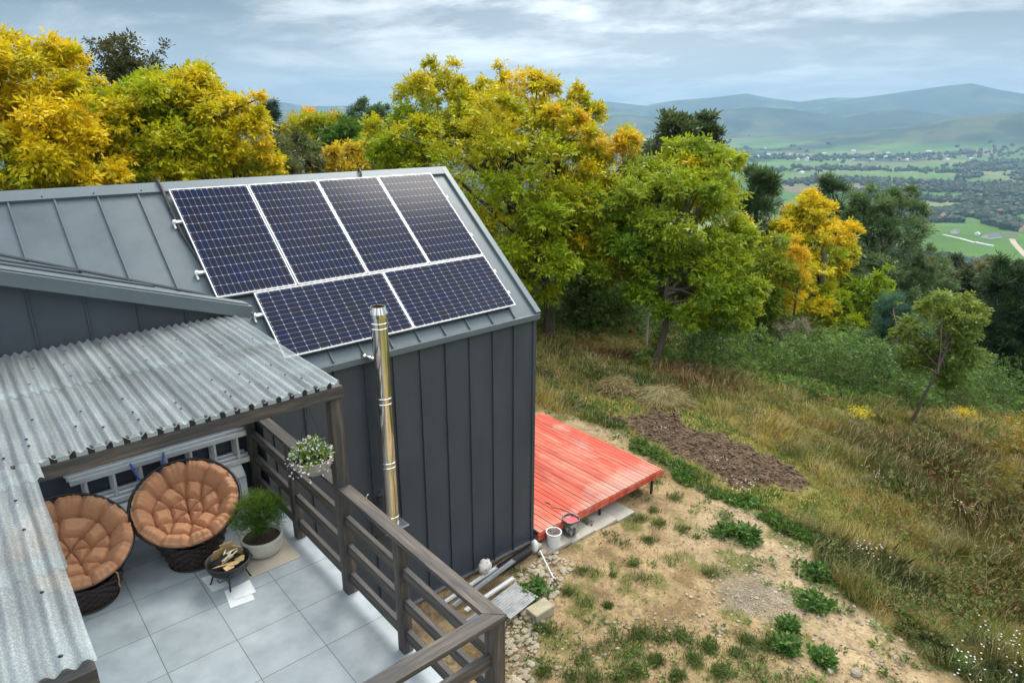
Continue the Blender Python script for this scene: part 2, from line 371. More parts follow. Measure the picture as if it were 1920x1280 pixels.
def build_ground():
    az = np.radians(np.concatenate([np.arange(-180, -2, 3.0), np.arange(-2, 88, 0.15), np.arange(88, 180, 3.0)]))
    rr = [0.6]
    while rr[-1] < 30: rr.append(rr[-1]*1.010)
    while rr[-1] < 500: rr.append(rr[-1]*1.016)
    while rr[-1] < 15000: rr.append(rr[-1]*1.0085)
    rr = np.array(rr)
    A_, R_ = np.meshgrid(az, rr)
    X = CAM.x+R_*np.sin(A_); Y = CAM.y+R_*np.cos(A_)
    m = masks(X, Y); Z = H(X, Y); Zr = Z+relief(X, Y, m)
    col, _ = ground_color(X, Y, m, Z)
    nr, na = X.shape; V = np.stack([X, Y, Zr], -1).reshape(-1, 3)
    V = np.vstack([V, [[CAM.x, CAM.y, float(Zr[0].mean())]]])
    i, j = np.meshgrid(np.arange(nr-1), np.arange(na), indexing='ij'); j2 = (j+1) % na
    F = np.stack([i*na+j, (i+1)*na+j, (i+1)*na+j2, i*na+j2], -1).reshape(-1, 4)[:, ::-1]
    me = bpy.data.meshes.new('ground')
    nf = len(F); tri = np.stack([np.full(na, nr*na), np.arange(na), (np.arange(na)+1) % na], -1)[:, ::-1]
    me.vertices.add(len(V)); me.vertices.foreach_set('co', V.astype(np.float32).ravel())
    loops = np.concatenate([F.ravel(), tri.ravel()]).astype(np.int32)
    me.loops.add(len(loops)); me.loops.foreach_set('vertex_index', loops)
    ls = np.concatenate([np.arange(nf)*4, nf*4+np.arange(na)*3]).astype(np.int32)
    me.polygons.add(len(ls)); me.polygons.foreach_set('loop_start', ls)
    me.polygons.foreach_set('use_smooth', np.ones(len(ls), bool)); me.update(calc_edges=True)
    c4 = np.ones((len(V), 4), np.float32); c4[:-1, :3] = col.reshape(-1, 3); c4[-1, :3] = col[0, 0]
    at = me.attributes.new('Col', 'FLOAT_COLOR', 'POINT'); at.data.foreach_set('color', c4.ravel())
    mat = bpy.data.materials.new('ground_soil'); mat.use_nodes = True; t = mat.node_tree; b = t.nodes['Principled BSDF']
    b.inputs['Roughness'].default_value = .95; b.inputs['Specular IOR Level'].default_value = .15
    a = t.nodes.new('ShaderNodeAttribute'); a.attribute_name = 'Col'
    tcn = t.nodes.new('ShaderNodeTexCoord')
    def ns(sc, det):
        n = t.nodes.new('ShaderNodeTexNoise'); n.inputs['Scale'].default_value = sc; n.inputs['Detail'].default_value = det; n.inputs['Roughness'].default_value = .65
        t.links.new(tcn.outputs['Object'], n.inputs['Vector']); return n.outputs[0]
    def mr(v, a0, b0, lo, hi):
        n = t.nodes.new('ShaderNodeMapRange'); n.inputs[1].default_value = a0; n.inputs[2].default_value = b0; n.inputs[3].default_value = lo; n.inputs[4].default_value = hi
        t.links.new(v, n.inputs[0]); return n.outputs[0]
    def mul(a_, b_):
        n = t.nodes.new('ShaderNodeMath'); n.operation = 'MULTIPLY'; t.links.new(a_, n.inputs[0]); t.links.new(b_, n.inputs[1]); return n.outputs[0]
    k = mul(mul(mr(ns(2.5, 6), .3, .7, .72, 1.28), mr(ns(16, 6), .3, .7, .70, 1.30)), mr(ns(.012, 6), .3, .7, .8, 1.2))
    sc = t.nodes.new('ShaderNodeVectorMath'); sc.operation = 'SCALE'; t.links.new(a.outputs['Color'], sc.inputs[0]); t.links.new(k, sc.inputs['Scale'])
    t.links.new(sc.outputs[0], b.inputs['Base Color'])
    bp = t.nodes.new('ShaderNodeBump'); bp.inputs['Strength'].default_value = .8; bp.inputs['Distance'].default_value = .05
    t.links.new(ns(22, 6), bp.inputs['Height']); t.links.new(bp.outputs[0], b.inputs['Normal'])
    me.materials.append(mat)
    o = bpy.data.objects.new('ground', me); COL.objects.link(o); tag(o, kind='structure')
build_ground()

# ---------------------------------------------------------------- materials
M_wall = material('dark_cladding', (.050, .060, .076), .42, .0, var=.16, scale=1.6, stretch=(1.5, 1.5, .5), bump=.22, bscale=2.2, spec=.5, rvar=.08)
M_roof = material('roof_sheet', (.088, .115, .132), .42, .15, var=.17, scale=1.5, bump=.20, bscale=2.5, spec=.5, rvar=.09)
M_trim = material('roof_trim', (.125, .155, .172), .40, .25, var=.08, scale=3, spec=.5)
M_alu = material('aluminium', (.80, .81, .83), .38, .55, var=.06, scale=12)
M_white = material('white_plastic', (.72, .74, .74), .45, var=.05, scale=9)
M_steel = material('polished_steel', (.82, .80, .76), .07, 1.0, var=.04, scale=3)
M_wood = material('stained_timber', (.048, .045, .044), .62, var=.35, scale=3.2, stretch=(.5, 7, 7), col2=(.165, .125, .092), c2=(.46, .78), bump=.25, bscale=9, detail=8)
M_concrete = material('concrete', (.16, .145, .12), .9, var=.3, scale=7, bump=.4, bscale=30)
M_tile_t = material('floor_tiles', (.40, .43, .46), .45, var=.05, scale=4)
M_wick = material('dark_wicker', (.030, .017, .014), .38, var=.35, scale=30)
M_cush = material('rust_cushion', (.49, .245, .135), .85, var=.08, scale=5, bump=.25, bscale=160, spec=.2)
M_black = material('black_rubber', (.018, .018, .02), .45, var=.2, scale=20)
M_card = material('cardboard', (.52, .37, .18), .85, var=.12, scale=10)
M_paper = material('white_paper', (.74, .76, .78), .7, var=.06, scale=12)
M_soil = material('potting_soil', (.035, .022, .015), .95, var=.5, scale=40, bump=.8, bscale=60)
M_pot = material('pale_glazed_pot', (.50, .48, .42), .5, var=.12, scale=9, bump=.15, bscale=30)
M_basket = material('taupe_plastic', (.30, .25, .22), .55, var=.12, scale=30)
M_red = material('red_painted_boards', (.52, .062, .030), .68, var=.28, scale=1.5, stretch=(2.2, .45, 1), col2=(.60, .18, .11), c2=(.46, .68), bump=.12, bscale=8, detail=7)
M_stone = material('pale_rubble', (.34, .29, .21), .9, var=.35, scale=3.0, bump=.5, bscale=16)
M_screw = material('screw_head', (.03, .035, .06), .4, .6)
M_slab = material('pale_slab', (.36, .34, .285), .85, var=.12, scale=4, bump=.2)
M_galv = material('galvanised_profile', (.42, .44, .46), .35, .75, var=.12, scale=8)
M_plaster = material('grey_plaster', (.25, .25, .24), .9, var=.15, scale=3)
M_batten = material('pale_closure', (.36, .38, .38), .55, var=.08, scale=9)

def leafmat(name, trans=.35):
    m = bpy.data.materials.new(name); m.use_nodes = True; t = m.node_tree; b = t.nodes['Principled BSDF']
    b.inputs['Roughness'].default_value = .55; b.inputs['Specular IOR Level'].default_value = .35
    a = t.nodes.new('ShaderNodeAttribute'); a.attribute_name = 'Col'; t.links.new(a.outputs['Color'], b.inputs['Base Color'])
    tr = t.nodes.new('ShaderNodeBsdfTranslucent'); t.links.new(a.outputs['Color'], tr.inputs[0])
    mx_ = t.nodes.new('ShaderNodeMixShader'); mx_.inputs[0].default_value = trans
    t.links.new(b.outputs[0], mx_.inputs[1]); t.links.new(tr.outputs[0], mx_.inputs[2]); t.links.new(mx_.outputs[0], t.nodes['Material Output'].inputs[0]); return m
M_leaf = leafmat('leaves', .38); M_grass = leafmat('grass_blades', .25)
M_bark = material('bark', (.075, .058, .042), .95, var=.4, scale=5, stretch=(1, 1, .25), bump=.9, bscale=12)
M_barkp = material('pale_bark', (.55, .52, .47), .85, var=.3, scale=6)

# ---------------------------------------------------------------- the house
TH = R(39.8148); SL = 3.281; YE, ZE = -.0246, 1.6171
def RP(x, s, l=0.0): return (x, YE+(SL-s)*math.cos(TH)-l*math.sin(TH), ZE+(SL-s)*math.sin(TH)+l*math.cos(TH))
RIDGE = RP(0, 0); XL = -13.0; GB = -2.70
house = thing('house', (-4.0, 2.5, GB), 'dark grey standing seam metal house with pitched roof beside the terrace', 'house')
def slab(mb, x0, x1, s0, s1, l0, l1):
    P = [RP(x, s, l) for l in (l0, l1) for x, s in ((x0, s0), (x1, s0), (x1, s1), (x0, s1))]
    return mb.add(P, [(0,1,2,3), (7,6,5,4), (0,4,5,1), (1,5,6,2), (2,6,7,3), (3,7,4,0)])
# walls: front face Y=0 (right part), recess wall Y=.45 (left part), end wall, back
w = MB()
w.box((-4.52, 0, GB), (0, .12, ZE-.05))
w.box((-4.52, .12, GB), (-4.42, .47, ZE-.05))
w.box((XL, .45, GB), (-4.52, .57, ZE+.28))
w.box((XL, 4.9, GB), (0, 5.0, ZE-.05))
w.add([(0, .12, GB), (0, 4.9, GB), (0, 4.9, ZE-.05), (0, 2.5, RIDGE[2]-.10), (0, .12, ZE-.05), (-.1, .12, GB), (-.1, 4.9, GB), (-.1, 4.9, ZE-.05), (-.1, 2.5, RIDGE[2]-.10), (-.1, .12, ZE-.05)],
      [(0,1,2,3,4), (9,8,7,6,5), (0,5,6,1), (1,6,7,2), (2,7,8,3), (3,8,9,4), (4,9,5,0)])
wall_seams = [-.46, -.89, -1.34, -1.78, -2.22, -2.66, -3.10, -3.54, -3.98, -4.40]
for x in wall_seams: w.box((x-.008, -.030, GB+.01), (x+.008, .004, ZE-.06))
w.box((-.045, -.022, GB), (.022, .02, ZE-.06))
w.build('wall', M_wall, house, bevel=.002)
# upper wall of the cross gable above the canopy, sloping top
def vz(x): return 2.505-.335*(x+4.60)           # top edge of its verge
w = MB()
xs = [XL, -4.62]
w.add([(xs[0], .452, ZE+.28), (xs[1], .452, ZE+.28), (xs[1], .452, vz(xs[1])-.10), (xs[0], .452, vz(xs[0])-.10), (xs[0], .56, ZE+.28), (xs[1], .56, ZE+.28), (xs[1], .56, vz(xs[1])-.10), (xs[0], .56, vz(xs[0])-.10)],
      [(0,1,2,3), (7,6,5,4), (0,4,5,1), (1,5,6,2), (2,6,7,3), (3,7,4,0)])
for k in range(-2, 18):
    x = -5.56-.478*k
    if x < -4.7: w.box((x-.008, .424, ZE+.3), (x+.008, .456, vz(x)-.12))
w.build('gable_wall', M_wall, house, bevel=.002)
# main roof slope
r = MB()
slab(r, XL, .05, 0.0, SL+.03, -.07, 0.0)
for k in range(8): slab(r, -.46-.44*k-.009, -.46-.44*k+.009, .10, SL+.02, 0.0, .028)
for k in range(15):
    x = -4.95-.467*k; slab(r, x-.009, x+.009, .10, SL+.02, 0.0, .028)
def BP(x, s, l=0.0): p = RP(x, s, l); return (p[0], 2*RIDGE[1]-p[1], p[2])
P = [BP(x, s, l) for l in (-.07, 0) for x, s in ((XL, 0), (.05, 0), (.05, SL+.03), (XL, SL+.03))]
r.add(P, [(3,2,1,0), (4,5,6,7), (1,5,4,0), (2,6,5,1), (3,7,6,2), (0,4,7,3)])
roof = r.build('roof', M_roof, house)
t_ = MB()   # ridge cap: both sides, with folded edge
for f_ in (RP, BP):
    P = [f_(x, s, l) for x in (XL, .075) for s, l in ((-.012, .045), (.155, .040), (.165, .0), (.150, .030), (0, .030))]
    t_.add(P, [(0,1,6,5), (1,2,7,6), (2,3,8,7), (3,4,9,8), (4,3,2,1,0), (5,6,7,8,9)])
rc = t_.build('ridge_cap', M_trim, house)
sm = MB()
sm.ico((0, 0, 0), .010, 1); rv = sm.build('rivet', M_screw, None)
for k in range(10):
    o_ = rv if k == 0 else rv.copy()
    if k: COL.objects.link(o_)
    o_.parent = rc; o_.location = Vector(RP(-4.9-.55*k, .115, .045))-house.location
v = MB(); slab(v, -.035, .075, .02, SL+.035, -.09, .045); v.build('verge_trim', M_trim, house, bevel=.006)
slab_ = MB(); slab_.box((-4.50, YE-.055, ZE-.115), (.06, YE-.012, ZE-.018)); slab_.build('eave_trim', M_trim, house, bevel=.008)
MB().box((-4.4, .03, GB-1.0), (-.03, .11, GB-.002)).box((-.10, .11, GB-1.0), (-.03, 4.9, GB-.002)).build('foundation', M_concrete, house)
MB().box((-4.5, -.034, GB-.022), (.03, .02, GB+.012)).build('base_flashing', M_galv, house)
# cross gable roof: dips to the right, seams run down its slope, verge cap along the front
x0, x1 = XL, -4.35
c = MB()
def cg(x, y, l=0): return (x, y, vz(x)-.07+l)
yb = lambda x: max(.36, 2.5-(RIDGE[2]-(vz(x)-.07))/math.tan(TH))
P = []
nseg = 12
for i in range(nseg+1):
    x = x0+(x1-x0)*i/nseg; P += [cg(x, .30), cg(x, min(yb(x)+.05, 5.0)), cg(x, .30, -.05), cg(x, min(yb(x)+.05, 5.0), -.05)]
fs = []
for i in range(nseg):
    a = 4*i; b_ = a+4
    fs += [(a, a+1, b_+1, b_), (a+2, b_+2, b_+3, a+3), (a, b_, b_+2, a+2), (a+1, a+3, b_+3, b_+1)]
fs += [(0, 2, 3, 1), (4*nseg, 4*nseg+1, 4*nseg+3, 4*nseg+2)]
c.add(P, fs)
for k in range(12):     # ribs parallel to the verge, each ends where it meets the main slope
    y = .62+.28*k
    xe = x0
    for i in range(400):
        xx = x0+(x1-.15-x0)*i/399
        if yb(xx) > y+.02: xe = xx
    if xe > x0+.2:
        a = cg(x0, y, .0); b_ = cg(xe, y, .0); F = fr(a, b_); L = (Vector(b_)-Vector(a)).length
        c.box((0, -.022, -.004), (L, .022, .030), F)
c.build('gable_roof', M_roof, house, bevel=.003)
a = (x0, .325, vz(x0)-.065); b_ = (-4.38, .325, vz(-4.38)-.065); F = fr(a, b_); L = (Vector(b_)-Vector(a)).length
MB().box((0, -.035, -.075), (L, .05, .075), F).build('verge_fascia', M_trim, house, bevel=.006, frame=F)
MB().box((0, -.02, .077), (L-.05, .16, .095), F).build('verge_cap', M_trim, house, bevel=.004, frame=F)
# valley flashing
vp = [(x, yb(x)-.03, vz(x)-.03) for x in (XL+3, -8, -6.6, -5.6, -4.6)]
MB().tube(vp, .018, 5).build('valley_flashing', M_wall, house)

# black cables over the ridge
def cable(pts, label, r=.022):
    o = MB().tube(pts, r, 8).build('cable', M_black, None, smooth=True); tag(o, label, 'cable', 'cables over the ridge')
cable([BP(-4.66, .25, .03), BP(-4.66, .05, .07), RP(-4.66, -.02, .075), RP(-4.655, .10, .065), RP(-4.65, .30, .03), RP(-4.64, .9, .03), RP(-4.56, 1.5, .02), RP(-4.56, 1.99, .02)], 'black cable hanging over the ridge and down the left edge of the solar panels')
cable([BP(-1.62, .2, .03), BP(-1.62, .05, .06), RP(-1.64, -.02, .085), RP(-1.66, .07, .08), RP(-1.70, .19, .05), RP(-1.72, .3, .02)], 'short black cable looped over the ridge above the third solar panel', .018)

# ---------------------------------------------------------------- solar panels
PW, PL = 1.038, 1.8765
def solar_mat():
    m = bpy.data.materials.new('solar_cells'); m.use_nodes = True; t = m.node_tree; b = t.nodes['Principled BSDF']
    tcn = t.nodes.new('ShaderNodeTexCoord'); sp = t.nodes.new('ShaderNodeSeparateXYZ'); t.links.new(tcn.outputs['Object'], sp.inputs[0])
    def mth(op, a, b_=None):
        n = t.nodes.new('ShaderNodeMath'); n.operation = op
        for i, v_ in enumerate((a, b_)):
            if v_ is None: continue
            if isinstance(v_, (int, float)): n.inputs[i].default_value = v_
            else: t.links.new(v_, n.inputs[i])
        return n.outputs[0]
    cw, ch = (PW-.06)/13, (PL-.06)/12
    u = mth('ADD', mth('DIVIDE', sp.outputs[0], cw), 50.5); v_ = mth('ADD', mth('DIVIDE', sp.outputs[1], ch), 50.0)
    fu = mth('ABSOLUTE', mth('SUBTRACT', mth('FRACT', u), .5)); fv = mth('ABSOLUTE', mth('SUBTRACT', mth('FRACT', v_), .5))
    du = mth('MULTIPLY', mth('SUBTRACT', .5, fu), cw); dv = mth('MULTIPLY', mth('SUBTRACT', .5, fv), ch)     # metres to the nearest grid line
    line = mth('MAXIMUM', mth('LESS_THAN', du, .0017), mth('LESS_THAN', dv, .0022))
    dot = mth('LESS_THAN', mth('ADD', du, dv), .0105)
    mask = mth('MAXIMUM', mth('MULTIPLY', line, .30), mth('MULTIPLY', dot, .6))
    bus = mth('ABSOLUTE', mth('SUBTRACT', mth('FRACT', mth('MULTIPLY', v_, 5.0)), .5)); bus = mth('MULTIPLY', mth('LESS_THAN', bus, .05), .035)
    mask = mth('MAXIMUM', mask, bus)
    n = t.nodes.new('ShaderNodeTexNoise'); n.inputs['Scale'].default_value = 2.2; n.inputs['Detail'].default_value = 3
    t.links.new(tcn.outputs['Object'], n.inputs['Vector'])
    wn = t.nodes.new('ShaderNodeTexWhiteNoise'); wn.noise_dimensions = '2D'
    cb = t.nodes.new('ShaderNodeCombineXYZ'); t.links.new(mth('FLOOR', u), cb.inputs[0]); t.links.new(mth('FLOOR', v_), cb.inputs[1]); t.links.new(cb.outputs[0], wn.inputs['Vector'])
    mxv = mth('ADD', mth('MULTIPLY', n.outputs[0], .8), mth('MULTIPLY', wn.outputs['Value'], .35))
    cr = t.nodes.new('ShaderNodeValToRGB'); e = cr.color_ramp.elements; e[0].position, e[1].position = .3, .8; e[0].color = (.004, .011, .045, 1); e[1].color = (.012, .012, .024, 1)
    t.links.new(mxv, cr.inputs[0])
    mix = t.nodes.new('ShaderNodeMix'); mix.data_type = 'RGBA'; t.links.new(mask, mix.inputs[0]); t.links.new(cr.outputs[0], mix.inputs[6]); mix.inputs[7].default_value = (.62, .66, .72, 1)
    t.links.new(mix.outputs[2], b.inputs['Base Color']); b.inputs['Roughness'].default_value = .13; b.inputs['Specular IOR Level'].default_value = .12
    return m
M_solar = solar_mat()
ct, st = math.cos(TH), math.sin(TH)
RF = Matrix(((1,0,0,0), (0,ct,-st,0), (0,st,ct,0), (0,0,0,1)))     # x right, y up the slope, z off the roof
def panel_proto():
    o = thing('solar_panel', (0,0,0), 'x', 'solar panel', 'solar panels on the house roof')
    a, b_, e = PW/2, PL/2, .012
    f = MB()
    f.box((-a, -b_, -.035), (a, -b_+e, .002)).box((-a, b_-e, -.035), (a, b_, .002)).box((-a, -b_+e, -.035), (-a+e, b_-e, .002)).box((a-e, -b_+e, -.035), (a, b_-e, .002))
    f.build('frame', M_alu, o, bevel=.0015)
    MB().box((-a+e, -b_+e, -.03), (a-e, b_-e, -.002)).build('cell_sheet', M_solar, o)
    return o
pp = panel_proto()
pxr, s1_ = -.3766, .1886
plist = []
names4 = ['upright solar panel at the right end of the upper row next to the roof verge', 'upright solar panel second from the right in the upper row', 'upright solar panel second from the left in the upper row', 'upright solar panel at the left end of the upper row beside the black cable']
for k in range(4): plist.append((RP(pxr-PW/2-k*(PW+.02), s1_+PL/2, .10), 0, names4[k]))
s2_ = s1_+PL+.02
plist.append((RP(pxr-PL/2, s2_+PW/2, .10), 1, 'solar panel lying sideways in the lower row, right end above the eave'))
plist.append((RP(pxr-PL*1.5-.01, s2_+PW/2, .10), 1, 'solar panel lying sideways in the lower row, behind the steel chimney and canopy edge'))
for k, (p, rot, lab) in enumerate(plist):
    o = pp if k == 0 else link_copy(pp)
    o.matrix_world = Matrix.Translation(p) @ RF @ (Matrix.Rotation(math.pi/2, 4, 'Z') if rot else Matrix.Identity(4))
    o['label'] = lab
def mrail(xa, xb, s, lab):
    o = thing('mounting_rail', RP((xa+xb)/2, s, .03), lab, 'rail', 'rails carrying the solar panels')
    m_ = MB(); slab(m_, xa, xb, s-.02, s+.02, .025, .064); m_.build('rail', M_alu, o)
    for x in (xa+.02, xb-.03):
        k_ = MB(); slab(k_, x-.015, x+.025, s-.03, s+.012, .0, .075); slab(k_, x-.012, x+.012, s+.01, s+.085, .004, .03)
        k_.build('clamp', M_white, o, bevel=.004)
mrail(-4.70, -.30, .73, 'aluminium rail under the upper part of the upper solar panel row')
mrail(-4.70, -.30, 1.605, 'aluminium rail under the lower part of the upper solar panel row')
mrail(-4.26, -.30, 2.40, 'aluminium rail under the upper part of the lower solar panel row')
mrail(-4.26, -.30, 2.85, 'aluminium rail under the lower part of the lower solar panel row, near the eave')

# ---------------------------------------------------------------- steel chimney
chx, chy = -2.98, -.27
ch = thing('chimney_pipe', (chx, chy, -.93), 'tall polished stainless steel chimney pipe fixed to the dark wall', 'chimney')
rr_ = .112
MB().lathe([(rr_, .02+.308*i/3) for i in range(31)], (chx, chy, -.93), 48).build('pipe', M_steel, ch, smooth=True)
for z in (.16, .95, 1.02, 1.90, 1.98, 2.95, 3.02):
    MB().lathe([(rr_-.002, z-.014), (rr_+.005, z-.006), (rr_+.005, z+.006), (rr_-.002, z+.014)], (chx, chy, -.93), 40).build('clamp_band', M_steel, ch)
MB().lathe([(rr_, 3.10), (rr_+.014, 3.102), (rr_+.014, 3.15), (rr_-.018, 3.235), (rr_-.022, 3.235), (rr_-.022, 2.9)], (chx, chy, -.93), 40).build('cap', M_steel, ch)
MB().lathe([(0.0, 3.12), (rr_-.024, 3.12)], (chx, chy, -.93), 32).build('mouth_disc', M_soil, ch)  # dark disc closing the pipe just below its mouth
MB().box((chx-.19, chy-.16, -.955), (chx+.19, -.002, -.925)).build('support_plate', M_galv, ch, bevel=.003)
for dx in (-.17, .17):
    MB().add([(chx+dx-.006, -.01, -.955), (chx+dx-.006, chy-.12, -.955), (chx+dx-.006, -.01, -1.18), (chx+dx+.006, -.01, -.955), (chx+dx+.006, chy-.12, -.955), (chx+dx+.006, -.01, -1.18)], [(0,1,2), (5,4,3), (0,3,4,1), (1,4,5,2), (2,5,3,0)]).build('bracket', M_galv, ch)
MB().tube([(chx, chy, -.60), (chx-.0, -.02, -.60)], .085, 24).build('wall_elbow', M_steel, ch, smooth=False)
MB().tube([(chx-.22+.06*math.cos(a), -.05, -.60+.15*math.sin(a)) for a in np.linspace(math.pi*.5, math.pi*1.5, 12)], .014, 8).build('clamp_ring', M_steel, ch, smooth=True)
MB().tube([(chx-.115, chy, 1.62), (chx-.15, -.01, 1.62)], .018, 10).ico((chx-.15, -.10, 1.62), .03, 2).build('wall_bracket', M_steel, ch, smooth=True)

# ---------------------------------------------------------------- terrace floor, railing, canopy
def tile_mat():
    m = material('terrace_tiles', (.36, .405, .435), .42, var=.16, scale=1.3, bump=.03, bscale=10, rvar=.12, col2=(.27, .30, .32), c2=(.5, .78), detail=8); t = m.node_tree; b = t.nodes['Principled BSDF']
    lnk = b.inputs['Base Color'].links[0].from_socket
    tcn = t.nodes.new('ShaderNodeTexCoord'); sp = t.nodes.new('ShaderNodeSeparateXYZ'); t.links.new(tcn.outputs['Object'], sp.inputs[0])
    def mth(op, a, b_=None):
        n = t.nodes.new('ShaderNodeMath'); n.operation = op
        for i, v_ in enumerate((a, b_)):
            if v_ is None: continue
            if isinstance(v_, (int, float)): n.inputs[i].default_value = v_
            else: t.links.new(v_, n.inputs[i])
        return n.outputs[0]
    g = []
    ids = []
    for ax, off in ((0, 5.93+60), (1, 1.39+60)):
        u = mth('DIVIDE', mth('ADD', sp.outputs[ax], off), .60 if ax == 0 else .60); ids.append(mth('FLOOR', u))
        g.append(mth('GREATER_THAN', mth('ABSOLUTE', mth('SUBTRACT', mth('FRACT', u), .5)), 0.4940))
    mask = mth('MAXIMUM', g[0], g[1])
    wn = t.nodes.new('ShaderNodeTexWhiteNoise'); wn.noise_dimensions = '2D'; cb = t.nodes.new('ShaderNodeCombineXYZ'); t.links.new(ids[0], cb.inputs[0]); t.links.new(ids[1], cb.inputs[1]); t.links.new(cb.outputs[0], wn.inputs['Vector'])
    mr = t.nodes.new('ShaderNodeMapRange'); mr.inputs[3].default_value = .93; mr.inputs[4].default_value = 1.07; t.links.new(wn.outputs['Value'], mr.inputs[0])
    sc = t.nodes.new('ShaderNodeVectorMath'); sc.operation = 'SCALE'; t.links.new(lnk, sc.inputs[0]); t.links.new(mr.outputs[0], sc.inputs['Scale'])
    mix = t.nodes.new('ShaderNodeMix'); mix.data_type = 'RGBA'; t.links.new(mask, mix.inputs[0]); t.links.new(sc.outputs[0], mix.inputs[6]); mix.inputs[7].default_value = (.13, .14, .14, 1)
    t.links.new(mix.outputs[2], b.inputs['Base Color']); return m
M_tiles = tile_mat()
terr = thing('terrace', (-7, -2, GB), 'raised terrace paved with large square pale grey tiles', 'terrace')
MB().box((XL, -4.66, -.03), (-4.47, .45, 0)).build('tile_floor', M_tiles, terr)
MB().box((XL+.05, -4.62, -.25), (-4.50, .45, -.032)).build('floor_slab', M_concrete, terr)
MB().box((XL+.1, -4.45, GB-1.0), (-4.72, .40, -.252)).build('base_wall', M_plaster, terr)

rail = thing('railing', (-4.6, -2.2, 0), 'dark stained timber railing with flat handrail along the terrace edge', 'railing')
RX = -4.60
for y in (.24, -1.03, -3.31): board('post', (RX, y, 0.0), (RX, y, 1.195), .10, .10, M_wood, rail, up=(0,1,0))
board('post', (RX, -4.60, -1.6), (RX, -4.60, 1.195), .11, .11, M_wood, rail, up=(0,1,0))
for x in (-5.9, -7.2): board('post', (x, -4.60, -.3), (x, -4.60, 1.195), .10, .10, M_wood, rail, up=(0,1,0))
# flat handrail, mitred at the corner
def prism(mb, poly, z0, z1):
    n = len(poly); return mb.add([(x, y, z0) for x, y in poly]+[(x, y, z1) for x, y in poly], [tuple(range(n))[::-1], tuple(range(n, 2*n))]+[(i, (i+1) % n, n+(i+1) % n, n+i) for i in range(n)])
hw = .065
F = Matrix.Rotation(math.pi/2, 4, 'Z'); F.translation = Vector((RX, -4.6, 1.217))
prism(MB(), [(RX-hw, -2.31), (RX+hw, -2.31), (RX+hw, -4.6-hw), (RX-hw, -4.6+hw)], 1.196, 1.24).build('handrail', M_wood, rail, bevel=.004, frame=F)
prism(MB(), [(RX-hw, .29), (RX+hw, .29), (RX+hw, -2.19), (RX-hw, -2.19)], 1.196, 1.238).build('handrail', M_wood, rail, bevel=.004, frame=F)
F2 = Matrix.Identity(4); F2.translation = Vector((-9, -4.6, 1.2))
prism(MB(), [(RX-hw-.003, -4.6+hw), (RX+hw-.003, -4.6-hw), (-9.5, -4.6-hw), (-9.5, -4.6+hw)], 1.196, 1.24).build('handrail', M_wood, rail, bevel=.004, frame=F2)
for z in (.86, .53, .20):
    for ya, yb_ in ((.19, -.98), (-1.08, -2.19), (-2.31, -3.26), (-3.36, -4.545)):
        board('rail', (RX+.005, ya, z), (RX+.005, yb_, z), .050, .115, M_wood, rail)
    for xa, xb in ((-4.655, -5.85), (-5.95, -7.15), (-7.25, -9.4)):
        board('rail', (xa, -4.60, z), (xb, -4.60, z), .050, .115, M_wood, rail)

